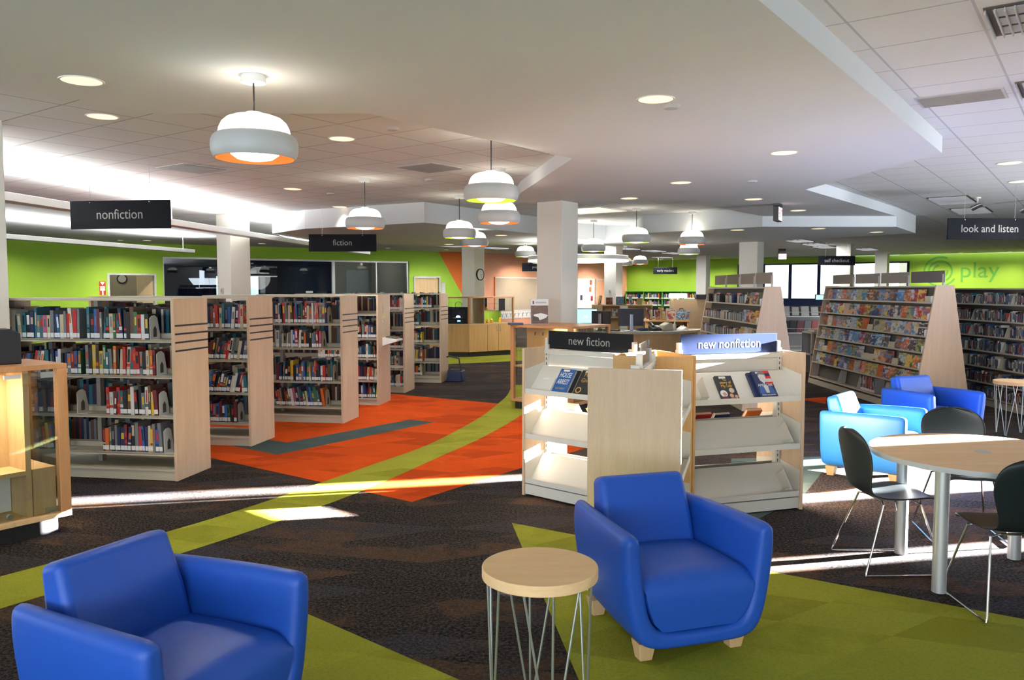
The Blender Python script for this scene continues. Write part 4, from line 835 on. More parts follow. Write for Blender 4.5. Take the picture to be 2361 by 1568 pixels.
# ------------------------------------------------------------------ armchairs
def armchair(x, y, rz, label, mt='blue'):
    t = thing('armchair', label, 'armchair', (x, y, 0), rz, 'blue leather armchairs')
    def arc(pts, n=5):                                              # Catmull-Rom through a polyline
        out = []
        for i in range(len(pts) - 1):
            p = [pts[max(i - 1, 0)], pts[i], pts[i + 1], pts[min(i + 2, len(pts) - 1)]]
            for k in range(n):
                f = k / n; out.append(tuple(0.5 * (2 * p[1][c] + (p[2][c] - p[0][c]) * f + (2 * p[0][c] - 5 * p[1][c] + 4 * p[2][c] - p[3][c]) * f * f + (3 * p[1][c] - p[0][c] - 3 * p[2][c] + p[3][c]) * f ** 3) for c in (0, 1)))
        return out + [pts[-1]]
    oh = [(0.385, 0.570), (0.387, 0.50), (0.372, 0.36), (0.345, 0.22), (0.305, 0.125), (0.235, 0.083), (0.12, 0.075), (0, 0.075)]
    ih = [(0.302, 0.568), (0.293, 0.48), (0.277, 0.36), (0.253, 0.24), (0.213, 0.175), (0.15, 0.155), (0.07, 0.15), (0, 0.15)]
    O = arc(oh); I = arc(ih)
    II = I + [(-a, b) for a, b in reversed(I[:-1])]
    half = []                                                       # (outer/inner/top point, its medial point), right half then mirrored
    mid = [((o[0] + i[0]) / 2, (o[1] + i[1]) / 2) for o, i in zip(O, I)]
    hv = (O[0][0] - mid[0][0], O[0][1] - mid[0][1]); hr = math.hypot(*hv)
    cap = [((mid[0][0] + hv[0] * math.cos(R(q)), mid[0][1] + hv[1] * math.cos(R(q)) + hr * math.sin(R(q))), mid[0]) for q in (30, 60, 90, 120, 150)]
    loop = [(o, m) for o, m in zip(reversed(O), reversed(mid))] + cap + [(i, m) for i, m in zip(I, mid)]
    L2 = [((-p[0], p[1]), (-m[0], m[1])) for p, m in loop]
    loop = loop + list(reversed(L2))[1:-1]                           # closed: outer bottom, up the right arm, inner, mirrored back
    n = len(loop); lev = [(-0.392, 0.30), (-0.390, 0.55), (-0.380, 0.80), (-0.362, 0.95), (-0.335, 1.0), (-0.18, 1.0), (0.0, 1.0), (0.16, 1.0), (0.29, 1.0), (0.325, 0.95), (0.343, 0.75), (0.349, 0.4)]
    vs = []; fs = []
    for y, q in lev:
        tap = 1 - 0.13 * max(0, (y + 0.30) / 0.65) ** 1.6; dz = -0.012 * max(0, (y + 0.1) / 0.45)
        for p_, m_ in loop:
            x = m_[0] + (p_[0] - m_[0]) * q; z = m_[1] + (p_[1] - m_[1]) * q
            vs.append((x * tap, y - 0.012 * max(0, 0.3 - z) * (y < -0.3), z + dz * (z > 0.4)))
    for k in range(len(lev) - 1):
        for i in range(n): fs.append((k * n + i, k * n + (i + 1) % n, (k + 1) * n + (i + 1) % n, (k + 1) * n + i))
    fs.append(list(reversed(range(n)))); k = (len(lev) - 1) * n; fs.append(list(range(k, k + n)))
    MB().add(vs, fs, mt).obj('arm_shell', t, smooth=True)
    bp = [(a, b) for a, b in II if True]
    MB().prism([(0.27, 0.55)] + [(a * 0.9, b) for a, b in bp[3:-3]] + [(-0.27, 0.55)], 0.245, 0.343, mt, 'y').obj('back_shell', t, smooth=True, bev=0.03, seg=3, ang=50)
    # seat cushion: tapered, domed
    nx, ny = 16, 20; vs = []; fs = []
    def top(u, v):                                                  # u -1..1, v 0..1 front to back
        x = u * 0.283; y = -0.385 + v * 0.59
        z = 0.405 + 0.030 * (1 - u * u) * (1 - (2 * v - 1) ** 2) - 0.01 * v - 0.035 * max(0, 1 - v / 0.14) ** 2 - 0.02 * max(0, (abs(u) - 0.8) / 0.2) ** 2
        y += 0.012 * max(0, 1 - v / 0.14) ** 2; x *= 1 - 0.02 * max(0, 1 - v / 0.2)
        return (x, y, z)
    for j in range(ny + 1):
        for i in range(nx + 1): vs.append(top(-1 + 2 * i / nx, j / ny))
    m = nx + 1
    for j in range(ny):
        for i in range(nx): fs.append((j * m + i, j * m + i + 1, (j + 1) * m + i + 1, (j + 1) * m + i))
    base = len(vs); prof = [(0.281, -0.398, 0.345), (0.278, -0.403, 0.31), (0.262, -0.400, 0.26), (0.236, -0.394, 0.200), (0.19, -0.388, 0.156)]
    ringi = [i for i in range(m)] + [j * m + nx for j in range(1, ny + 1)] + [ny * m + i for i in range(nx - 1, -1, -1)] + [j * m for j in range(ny - 1, 0, -1)]
    last = ringi
    for hw, yf, z in prof:
        cur = []
        for r in ringi:
            x0, y0, _ = vs[r]; cur.append(len(vs)); vs.append((x0 / 0.283 * hw, yf + (y0 + 0.385) / 0.59 * (0.20 - yf), z))
        for a in range(len(ringi)):
            b = (a + 1) % len(ringi); fs.append((last[b], last[a], cur[a], cur[b]))
        last = cur
    fs.append(list(reversed(last)))
    MB().add(vs, fs, mt).obj('seat_cushion', t, smooth=True)
    X = xf((0, 0.115, 0.40), 0, -15)
    b = MB(); nz = 8; vs = []; fs = []
    b.add([(-0.268, 0, -0.08), (0.268, 0, -0.08), (0.268, 0.14, -0.08), (-0.268, 0.14, -0.08), (-0.252, -0.012, 0.13), (0.252, -0.012, 0.13), (0.252, 0.14, 0.13), (-0.252, 0.14, 0.13), (-0.238, 0.01, 0.355), (0.238, 0.01, 0.355), (0.238, 0.125, 0.355), (-0.238, 0.125, 0.355)],
          [(3, 2, 1, 0), (0, 1, 5, 4), (1, 2, 6, 5), (2, 3, 7, 6), (3, 0, 4, 7), (4, 5, 9, 8), (5, 6, 10, 9), (6, 7, 11, 10), (7, 4, 8, 11), (8, 9, 10, 11)], mt, X)
    b.obj('back_cushion', t, smooth=True, bev=0.032, seg=4, ang=50)
    for sx in (-1, 1):
        for yy in (-0.28, 0.26):
            c = MB(); s0, s1 = 0.030, 0.044
            c.add([(sx * 0.235 + a * s0, yy + d * s0, 0.003) for a, d in ((-1, -1), (1, -1), (1, 1), (-1, 1))] + [(sx * 0.235 + a * s1, yy + d * s1, 0.09) for a, d in ((-1, -1), (1, -1), (1, 1), (-1, 1))],
                  [(3, 2, 1, 0), (4, 5, 6, 7), (0, 1, 5, 4), (1, 2, 6, 5), (2, 3, 7, 6), (3, 0, 4, 7)], 'casein')
            c.obj('foot', t, bev=0.004)
    return t
armchair(0.745, 3.95, 17.4, 'blue armchair facing us beside the round side table, in front of the plain wood panel')
armchair(-1.30, 2.90, 64, 'blue armchair cut off by the picture bottom, facing the small round table')
armchair(3.27, 7.30, 50, 'blue armchair painted paler for window light, seen from its side with sunlit back', 'blue_lit')
armchair(4.55, 8.75, 19, 'blue armchair by the disc racks, behind the sunlit, paler painted one')

# ------------------------------------------------------------------ side tables
def side_table(x, y, label, r=0.225, z=0.632, rz=0):
    t = thing('side_table', label, 'side table', (x, y, 0), rz, 'round side tables on rod legs')
    MB().cyl(0, 0, z - 0.042, z, r, 'top', 64).obj('tabletop', t, bev=0.004)
    for k, a in enumerate((-78, 8, 100, 190)):
        c = Vector((math.cos(R(a)), math.sin(R(a)), 0)); tn = Vector((-c.y, c.x, 0)); foot = c * 0.185 + Vector((0, 0, 0.006)); m = MB()
        for s in (-0.105, 0.0, 0.105):
            tp = c * (0.205 if s == 0 else 0.178) + tn * s; tp.z = z - 0.042; f = foot + tn * (s * 0.08)
            m.tube([tuple(tp), tuple(f)], 0.0048, 'zinc', 8)
        m.tube([tuple(foot - tn * 0.012), tuple(foot + tn * 0.012)], 0.006, 'zinc', 8)
        m.obj('rod_leg', t, smooth=True)
side_table(0.108, 3.06, 'small round maple side table on thin rod legs, beside the front armchair')
side_table(5.86, 9.35, 'round maple side table on rod legs before the compact disc rack', rz=25)

# ------------------------------------------------------------------ round table and moulded chairs
t = thing('round_table', 'large round maple table on four aluminium legs with black chairs', 'table', (2.78, 4.71, 0))
TT = MB().cyl(0, 0, 0.712, 0.740, 0.615, 'top', 96).obj('tabletop', t, bev=0.003)
MB().lathe([(0.616, 0.711), (0.618, 0.726), (0.616, 0.7405)], 'greyl', 96).obj('edge_band', t, smooth=True)
MB().lathe([(0.0005, 0.7415), (0.035, 0.7415), (0.042, 0.743), (0.048, 0.7405)], 'greyl', 32).obj('cable_grommet', t, smooth=True)
for a in (36, 126, 216, 306): MB().cyl(0.475 * math.cos(R(a)), 0.475 * math.sin(R(a)), 0.003, 0.712, 0.038, 'satin', 28).obj('leg', t, smooth=True)
def shell_chair(x, y, rz, label):
    t = thing('moulded_chair', label, 'chair', (x, y, 0), rz, 'black moulded chairs on wire sleds')
    # profile front->back->up (y,z) and half width; chair faces -y
    pr = [(-0.235, 0.432, 0.150), (-0.225, 0.446, 0.185), (-0.17, 0.452, 0.212), (-0.06, 0.443, 0.222), (0.06, 0.437, 0.215), (0.135, 0.445, 0.19), (0.178, 0.475, 0.165), (0.20, 0.53, 0.165), (0.215, 0.61, 0.198), (0.235, 0.70, 0.218), (0.255, 0.775, 0.205), (0.268, 0.82, 0.165), (0.275, 0.845, 0.10), (0.277, 0.852, 0.03)]
    nu = 12; vs = []; fs = []
    for k, (py, pz, hw) in enumerate(pr):
        for i in range(nu + 1):
            u = -1 + 2 * i / nu
            back = max(0, min(1, (k - 5) / 4)); vs.append((u * hw, py - 0.035 * back * u * u, pz + (0.018 * u * u if k < 6 else 0) - (0.03 * u ** 4 if k in (0, 1) else 0)))
    m = nu + 1
    for k in range(len(pr) - 1):
        for i in range(nu): fs.append((k * m + i, k * m + i + 1, (k + 1) * m + i + 1, (k + 1) * m + i))
    o = MB().add(vs, fs, 'chairb').obj('seat_shell', t, smooth=True)
    s = o.modifiers.new('thick', 'SOLIDIFY'); s.thickness = 0.012; s.offset = 0
    s = o.modifiers.new('sub', 'SUBSURF'); s.levels = 1; s.render_levels = 2
    for sx in (-1, 1):
        q = [(sx * 0.10, -0.10, 0.425), (sx * 0.16, -0.125, 0.415), (sx * 0.235, -0.235, 0.03), (sx * 0.24, -0.245, 0.012), (sx * 0.24, -0.225, 0.009), (sx * 0.24, 0.215, 0.009), (sx * 0.24, 0.235, 0.012), (sx * 0.235, 0.23, 0.03), (sx * 0.16, 0.10, 0.412), (sx * 0.10, 0.08, 0.42)]
        MB().tube(q, 0.0065, 'chrome', 8).obj('sled_leg', t, smooth=True)
    MB().tube([(-0.10, -0.10, 0.425), (0.10, -0.10, 0.425)], 0.0065, 'chrome', 8).tube([(-0.10, 0.08, 0.42), (0.10, 0.08, 0.42)], 0.0065, 'chrome', 8).obj('seat_bar', t)
shell_chair(2.31, 4.90, 92, 'black moulded chair seen side on, tucked in beside the thick table leg')
shell_chair(3.10, 5.50, -12, 'black moulded chair behind the round table, only its rounded back top showing')
shell_chair(2.655, 4.22, 178, 'black moulded chair nearest the camera, cut off by the picture edge')
# ------------------------------------------------------------------ slanted media racks
MEDIA = [0]; FARCD = MB()
CDC = ['navy', 'black', 'black', 'black', 'grey', 'grey', 'grey', 'navy', 'brown', 'grey', 'black', 'maroon', 'teal', 'grey', 'white', 'cream', 'white', 'brown', 'red', 'blue']
def case_mesh():
    m = MB().box(-0.068, 0.068, 0, 0.002, 0, 0.19, 'art').box(-0.0685, 0.0685, 0.002, 0.014, 0, 0.19, 'black').box(-0.0685, -0.068, 0.0005, 0.002, 0, 0.19, 'bk_grey')
    return m.mesh('media_case')
CASE = case_mesh()
def rack(x, y, L, H, hb, ht, label, shelves, nsign, sc):
    t = thing('media_rack', label, 'media rack', (x, y, 0), 0, 'slanted media racks')
    MB().prism([(-hb, 0), (hb, 0), (ht, H), (-ht, H)], 0, 0.028, 'maple', 'y').obj('end_panel', t, bev=0.002)
    MB().prism([(-hb, 0), (hb, 0), (ht, H), (-ht, H)], L, L + 0.028, 'maple', 'y').obj('end_panel', t, bev=0.002)
    hw = lambda z: hb + (ht - hb) * z / H
    MB().prism([(-hb + 0.17, 0.09), (hb - 0.17, 0.09), (0.008, H - 0.03), (-0.008, H - 0.03)], 0.03, L, 'core', 'y').obj('core_panel', t)
    MB().prism([(-hb + 0.01, 0.0), (hb - 0.01, 0.0), (hb - 0.01, 0.09), (-hb + 0.01, 0.09)], 0.03, L, 'cream', 'y').obj('base', t)
    MB().box(-ht, ht, 0.03, L, H - 0.03, H - 0.01, 'cream').obj('top_rail', t)
    for z in shelves:
        for s in (-1, 1):
            a = hw(z) + 0.01; MB().prism([(s * a, z), (s * a, z + 0.022), (s * (a - 0.004), z + 0.022), (s * (a - 0.004), z + 0.004), (s * (a - 0.15), z + 0.004), (s * (a - 0.15), z)], 0.03, L, 'cream', 'y').obj('shelf', t)
            MB().prism([(s * (a - 0.003), z), (s * (a - 0.003), z + 0.10), (s * (a - 0.10), z + 0.12), (s * (a - 0.10), z)], 0.045, 0.049, 'white', 'y').obj('shelf_bracket', t)
    for i in range(nsign):
        a = 0.03 + i * L / nsign; b = a + L / nsign - 0.05
        sb = MB().box(-0.004, 0.004, a, b, H + 0.035, H + 0.195, sc[min(i, len(sc) - 1)]).obj('sign_plate', t)
        for q in (a + 0.02,): MB().box(-0.012, 0.012, q - 0.012, q + 0.012, H - 0.02, H + 0.15, 'greyl').obj('sign_post', t)
    return t, hw
def face_out(x, y, z, s, label, group, lean=12):
    o = bpy.data.objects.new('media_case', CASE); COL.objects.link(o)
    o.matrix_world = xf((x, y, z), 0) @ Matrix.Rotation(R(-66 if s < 0 else 90), 4, 'Z') @ Matrix.Rotation(R(-lean), 4, 'X')
    tag(o, label, 'media case', group); MEDIA[0] += 1; return o
Z1R = [1.50, 1.265, 1.045, 0.825, 0.60, 0.375]
r1, hw1 = rack(5.79, 10.80, 3.80, 1.75, 0.40, 0.12, 'slanted rack of face out film cases behind the blue armchairs', Z1R + [0.12], 4, ('greyd', 'taupe', 'taupe', 'taupe'))
gaps = {(2, 8), (3, 4), (4, 16), (4, 7), (4, 8), (4, 3), (0, 0)}
for ri, z in enumerate(Z1R):
    n = 18
    for k in range(n):
        if (ri, k) in gaps: continue
        y = 10.80 + 0.20 + k * 0.2 + random.uniform(-0.008, 0.008)
        if y > 14.5: continue
        face_out(5.79 - hw1(z) + 0.035 + random.uniform(0, 0.006), y, z + 0.0055, -1, f'film case facing out, {nth(k + 1)} from the wooden end, {ORD[ri + 1]} shelf, big slanted rack', 'film cases on the slanted rack')
for i, (ri, k) in enumerate(sorted(gaps)):
    z = Z1R[ri]; o = MB().box(-0.06, 0.06, 0, 0.003, 0, 0.10, 'cream').obj('blank_divider'); o.matrix_world = xf((5.79 - hw1(z) + 0.035, 11.0 + k * 0.2, z + 0.0055)) @ Matrix.Rotation(R(-66), 4, 'Z') @ Matrix.Rotation(R(-16), 4, 'X'); tag(o, f'blank cream divider, {nth(k + 1)} place from the wooden end, {ORD[ri + 1]} film case shelf', 'divider', 'blank dividers on the film rack')
# bottom shelf: a short run of spines between two slanted stops
for k in range(14): put_book(xf((5.79 - hw1(0.12) + 0.03, 12.05 + k * 0.035, 0.126), -90), 0.03, 0.23, 0.15, pick(), f'slim book standing on the bottom shelf of the film rack, {nth(k + 1)} along', 'slim books below the film cases', FAR)
for yy in (11.75, 12.65, 13.4): tag(MB().prism([(0, 0), (0.20, 0), (0.16, 0.2), (0.06, 0.22)], -0.002, 0.002, 'cream', 'y').obj('bookend', loc=(5.79 - hw1(0.12) + 0.02, yy, 0.126)), f'large cream bookend on the bottom shelf of the film rack, {"nearest the wooden end" if yy < 12 else "middle one" if yy < 13 else "deepest one"}', 'bookend')
r2, hw2 = rack(3.60, 11.15, 3.2, 1.735, 0.40, 0.11, 'shorter slanted media rack behind the new nonfiction sign', [1.46, 1.20, 0.95, 0.70, 0.45], 4, ('taupe', 'taupe', 'taupe', 'taupe'))
for ri, z in enumerate([1.46, 1.20, 0.95, 0.70]):
    for k in range(4): face_out(3.60 - hw2(z) + 0.035, 11.15 + 0.16 + k * 0.2, z + 0.0055, -1, f'film case facing out on the shorter rack, {nth(k + 1)} from its end panel, {ORD[ri + 1]} shelf', 'film cases on the shorter rack')
    for k in range(46):
        y = 11.98 + k * 0.05
        if ri == 0 and k % 15 > 7: continue
        FARCD.box(-0.075, 0.0, -0.013, 0.011, 0, 0.13 + 0.02 * (k % 3 == 0), 'bk_' + random.choice(CDC), xf((3.60 - hw2(z) + 0.09, y, z + 0.0055), 0, 0, 0))
        if k % 2: FARCD.box(-0.0765, -0.075, -0.008, 0.006, 0.0, 0.12, 'label', xf((3.60 - hw2(z) + 0.09, y, z + 0.0055)))
for k in range(3):
    o = MB().box(-0.1, 0.1, -0.006, 0.006, 0, 0.17, 'bk_red').box(-0.085, 0.085, -0.012, -0.006, 0.0, 0.13, 'cream').obj('card_pocket'); o.matrix_world = xf((3.60 - hw2(1.46) + 0.05, 12.4 + k * 0.62, 1.4655), -90); tag(o, f'red and cream folder on top of the shorter rack, {nth(k + 1)} from the film cases', 'folder', 'red folders on the shorter rack')
Z3R = [1.455, 1.21, 0.985, 0.765, 0.535, 0.31, 0.10]
r3, hw3 = rack(7.30, 9.45, 4.3, 1.72, 0.40, 0.14, 'tall rack packed with compact disc spines at the picture edge', Z3R, 0, ())
ncd = 0
for ri, z in enumerate(Z3R):
    y = 11.55; k = 0
    for sec in range(3):
        y0 = 10.62 + sec * 0.92
        dv = MB().prism([(0, 0), (0.13, 0), (0.13, 0.16), (0.05, 0.16)], -0.004, 0.004, 'cream', 'y').obj('shelf_divider', r3, loc=(-hw3(z) + 0.0, y0 - 9.45, z + 0.004))
        yy = y0 + 0.02; k = 0
        while yy < y0 + random.uniform(0.76, 0.9):
            w = random.uniform(0.017, 0.028); h = random.uniform(0.125, 0.185); c = random.choice(CDC); k += 1
            X = xf((7.30 - hw3(z) + 0.012, yy + w / 2, z + 0.0055)); near = sec <= 1 and ncd < 160 and random.random() < 0.75
            m = MB() if near else FARCD; kw = {} if near else {'X': X}
            m.box(0, 0.12, -w / 2 + 0.0005, w / 2 - 0.0005, 0, h, 'bk_' + c, **kw).box(-0.0008, 0, -w * 0.35, w * 0.35, h * 0.3, h * 0.85, 'bk_' + random.choice(CDC), **kw)
            if near:
                ncd += 1; o = m.obj('compact_disc'); o.matrix_world = X
                tag(o, f'{c} disc case, {nth(k)} past the {"nearer" if sec == 0 else "second"} cream divider, {ORD[ri + 1]} shelf, disc rack', 'media case', 'disc spines on the tall rack')
            yy += w
o = FARCD.obj('compact_discs'); o['kind'] = 'stuff'; tag(o, 'remaining disc case spines packed on the tall rack and the shorter rack', 'media cases')

# ------------------------------------------------------------------ far picture book wall case, display shelves
t = thing('picture_book_shelving', 'low green backed shelving full of books under the early readers sign', 'bookcase', WB @ Vector((0.1, -0.36, 0)), -36.2)
MB().box(0, 4.3, 0.33, 0.35, 0.08, 1.56, 'greend').obj('back_panel', t)
for z in (0.08, 0.44, 0.80, 1.16, 1.55): MB().box(0, 4.3, 0, 0.33, z, z + 0.025, 'greend').obj('shelf', t)
for q in (0, 1.06, 2.13, 3.2, 4.27): MB().box(q, q + 0.03, 0, 0.33, 0, 1.575, 'greend').obj('upright', t)
X = WB @ Matrix.Translation((0.1, -0.36, 0))
for z in (0.105, 0.465, 0.825, 1.185):
    q = 0.06
    while q < 4.2:
        w = random.uniform(0.03, 0.05)
        if int(q / 0.37) % 3 != 2 or random.random() < 0.5: FAR.box(q, q + w - 0.003, 0.02, 0.22, z, z + random.uniform(0.2, 0.3), 'bk_' + pick(), X); FAR.box(q, q + w - 0.003, 0.018, 0.02, z, z + 0.07, 'label', X)
        q += w
o = FAR.obj('books'); o['kind'] = 'stuff'; tag(o, 'remaining books filling the farther bookcases and the backs of the near rows', 'books')

def easel_book(x, y, z, rz, w, h, c, label, lean=14, m2='art', group=None):
    X = Matrix.Rotation(R(-lean), 4, 'X')
    o = MB().box(-w / 2, w / 2, 0, 0.018, 0, h, 'bk_' + c, X).box(-w * 0.46, w * 0.46, -0.001, 0, h * 0.05, h * 0.95, m2, X).obj('picture_book', loc=(x, y, z + 0.0), rot=(0, 0, R(rz))); return tag(o, label, 'book', group)
# low wooden display shelves behind the desk
t = thing('display_bookcase', 'low maple display bookcase with slatted ends behind the service desk', 'bookcase', (2.35, 23.6, 0), -4)
MB().box(0, 1.75, 0, 0.5, 1.20, 1.235, 'maplee').obj('top', t); MB().box(0, 1.75, 0.46, 0.5, 0.05, 1.20, 'casein').obj('back_panel', t); MB().box(0, 1.75, 0.03, 0.5, 0, 0.06, 'black').obj('plinth', t)
for a, b, m in ((0, 0.27, 'casein'), (0.80, 1.02, 'white')):
    p = MB().box(a, b, 0, 0.02, 0.06, 1.20, m).obj('slat_panel', t); g = MB()
    for i in range(7): g.box(a, b, -0.003, 0.0, 0.28 + i * 0.13, 0.29 + i * 0.13, 'grey')
    g.obj('slots', p)
for a in (0.27, 0.79, 1.02, 1.72): MB().box(a, a + 0.025, 0, 0.46, 0.06, 1.20, 'maplee').obj('upright', t)
for a, b in ((0.295, 0.79), (1.045, 1.72)):
    for z in (0.85, 0.45): MB().box(a, b, 0.02, 0.46, z, z + 0.025, 'cream').obj('shelf', t)
dx = lambda a, b, z: (2.35 + a * 0.998 + b * 0.07, 23.6 - a * 0.07 + b, z)
for a, w, h, c, l, rz in ((0.19, 0.10, 0.27, 'black', 'tilted black book on a stand, first on the low display bookcase', -60), (0.50, 0.20, 0.22, 'orange', 'orange and red picture book on top of the low display bookcase', 0), (0.82, 0.24, 0.24, 'black', 'black and white picture book on top of the low display bookcase', 0), (1.15, 0.12, 0.28, 'white', 'pale picture book leaning on top of the low display bookcase', 40), (1.38, 0.16, 0.2, 'cream', 'small cream picture book last on the low display bookcase', -20)):
    easel_book(*dx(a, 0.15, 1.236), rz, w, h, c, l)
for a, c, l in ((0.47, 'brown', 'brown'), (0.66, 'orange', 'orange'), (1.25, 'blue', 'light blue')): easel_book(*dx(a, 0.10, 0.876), -4, 0.17, 0.24, c, f'{l} picture book inside the low display bookcase')
# monitor with a lit screen and its table
t = thing('catalogue_table', 'maple table carrying the monitor with the lit blue screen', 'table', (1.52, 17.55, 0))
MB().box(-0.55, 0.55, -0.35, 0.35, 0.80, 0.835, 'top').obj('tabletop', t, bev=0.004)
for a, b in ((-0.5, -0.3), (0.5, -0.3), (-0.5, 0.3), (0.5, 0.3)): MB().box(a - 0.025, a + 0.025, b - 0.025, b + 0.025, 0.002, 0.80, 'casein').obj('leg', t)
t = thing('monitor', 'computer monitor with lit pale blue screen beside the square column', 'monitor', (1.58, 17.45, 0.836))
MB().box(-0.27, 0.27, 0, 0.03, 0.11, 0.44, 'black').obj('bezel', t, bev=0.004); MB().box(-0.255, 0.255, -0.002, 0.0, 0.125, 0.425, 'screen').obj('screen', t); MB().box(-0.02, 0.06, -0.003, -0.002, 0.24, 0.29, 'screenc').obj('screen_mark', t)
MB().box(-0.03, 0.03, 0.02, 0.05, 0.01, 0.2, 'black').box(-0.12, 0.12, -0.06, 0.10, 0, 0.012, 'black').obj('stand', t)
tag(box('paper_tray', -0.12, 0.12, -0.1, 0.1, 0, 0.10, 'greyl', loc=(2.03, 17.7, 0.836)), 'small grey tray beside the lit monitor', 'tray')

# ------------------------------------------------------------------ service desk and what stands on it
t = thing('service_desk', 'curved wooden service desk with pale rounded counter', 'desk', (2.25, 15.55, 0))
def deskpt(a, r): return (r * math.cos(R(a)), r * math.sin(R(a)))
def ringp(r0, r1, a0, a1, n=28): return [deskpt(a0 + (a1 - a0) * i / n, r1) for i in range(n + 1)] + [deskpt(a1 + (a0 - a1) * i / n, r0) for i in range(n + 1)]
MB().prism(ringp(0.85, 1.36, 195, 350), 0.895, 0.945, 'cream').obj('counter_top', t, bev=0.008)
MB().prism(ringp(1.24, 1.30, 197, 348), 0.10, 0.895, 'mapled').obj('front_panel', t); MB().prism(ringp(1.20, 1.26, 197, 348), 0.0, 0.10, 'black').obj('plinth', t)
for a in (200, 345): MB().prism(ringp(0.9, 1.25, a - 1, a + 1, 2), 0.1, 0.895, 'mapled').obj('side_panel', t)
DZ = 0.946
def dk(a, r, z=DZ): p = deskpt(a, r); return (2.25 + p[0], 15.55 + p[1], z)
def backmon(a, r, rz, l, w=0.46, h=0.31):
    t = thing('monitor', l, 'monitor', dk(a, r), rz)
    MB().box(-w / 2, w / 2, 0, 0.03, 0.09, 0.09 + h, 'black').obj('bezel', t, bev=0.006); MB().box(-0.03, 0.03, -0.045, -0.002, 0.012, 0.30, 'alu').obj('stand', t, bev=0.006); MB().box(-0.13, 0.13, -0.10, 0.10, 0, 0.012, 'alu').obj('stand_foot', t); MB().box(-w / 2 + 0.02, w / 2 - 0.02, 0.03, 0.032, 0.11, 0.07 + h, 'greyd').obj('screen', t)
backmon(264, 1.12, 6, 'black computer monitor seen from behind on its silver stand')
backmon(232, 1.02, -38, 'second dark monitor turned away beside the silver stand monitor', 0.40, 0.26)
t = thing('keyboard', 'black keyboard standing on the curved desk beside the monitor', 'keyboard', dk(244, 1.16), -20); MB().box(-0.2, 0.2, -0.07, 0.07, 0, 0.02, 'black').obj('body', t, bev=0.004); MB().box(-0.19, 0.19, -0.06, 0.06, 0.02, 0.026, 'greyd').obj('keys', t)
t = thing('telephone', 'black desk telephone on the curved counter', 'telephone', dk(287, 1.10), 15)
MB().prism([(-0.1, 0), (0.1, 0), (0.1, 0.10), (-0.1, 0.04)], -0.09, 0.09, 'black', 'x').obj('base', t, bev=0.006); MB().tube([(-0.07, -0.08, 0.09), (-0.07, -0.03, 0.12), (-0.07, 0.05, 0.15), (-0.07, 0.09, 0.14)], 0.022, 'black').obj('handset', t, smooth=True); MB().box(0.0, 0.07, -0.05, 0.04, 0.075, 0.09, 'greyl', xf((0, 0, 0), 0, 15)).obj('keypad', t)
tag(MB().prism([(-0.11, 0), (0.11, 0), (0.09, 0.13), (0.02, 0.15), (-0.09, 0.10)], -0.10, 0.10, 'cream', 'y').obj('receipt_printer', loc=dk(300, 1.08), rot=(0, 0, R(20)), bev=0.02), 'beige rounded device on the desk beside the telephone', 'printer')
t = thing('spray_bottle', 'white pump bottle standing on the curved desk', 'bottle', dk(311, 1.10)); MB().lathe([(0.0005, 0), (0.03, 0), (0.032, 0.02), (0.03, 0.10), (0.014, 0.125), (0.011, 0.14)], 'white', 20).obj('body', t, smooth=True); MB().cyl(0, 0, 0.14, 0.16, 0.013, 'white', 14).box(-0.004, 0.03, -0.004, 0.004, 0.158, 0.168, 'white').obj('pump', t)
t = thing('toy_duck', 'small yellow toy on the service desk', 'toy', dk(318, 1.0))
MB().lathe([(0.0005, 0), (0.035, 0.005), (0.048, 0.03), (0.035, 0.055), (0.0005, 0.062)], 'yellow', 18).obj('body', t, smooth=True); MB().lathe([(0.0005, 0.05), (0.024, 0.06), (0.03, 0.08), (0.02, 0.1), (0.0005, 0.105)], 'yellow', 16, Matrix.Translation((-0.012, -0.01, 0))).obj('head', t, smooth=True)
cm = MB(); rr = random.Random(4); g = 14; vs = [(-0.13 + 0.26 * i / g, -0.08 + 0.16 * j / g, 0.004 + 0.075 * math.sin(math.pi * i / g) * math.sin(math.pi * j / g) * rr.uniform(0.6, 1.15)) for j in range(g + 1) for i in range(g + 1)]
cm.add(vs, [(j * (g + 1) + i, j * (g + 1) + i + 1, (j + 1) * (g + 1) + i + 1, (j + 1) * (g + 1) + i) for j in range(g) for i in range(g)], 'label')
o = cm.obj('folded_cloth', loc=dk(326, 1.10), rot=(0, 0, R(30)), smooth=True); tag(o, 'crumpled white cloth at the end of the curved desk', 'cloth')
tag(box('desk_pad', -0.09, 0.09, -0.06, 0.06, 0, 0.05, 'bk_navy', loc=dk(275, 1.05), rot=(0, 0, R(8))), 'dark blue box under the monitor on the desk', 'box')
for i, (a, r, c) in enumerate(((206, 1.1, 'cream'), (212, 1.05, 'orange'), (219, 1.12, 'white'))): tag(box('paper_stack', -0.09, 0.09, -0.06, 0.06, 0, 0.05 + 0.03 * i, 'bk_' + c, loc=dk(a, r), rot=(0, 0, R(20 * i))), f'{c} stack of papers at the monitor end of the service desk', 'paper stack')
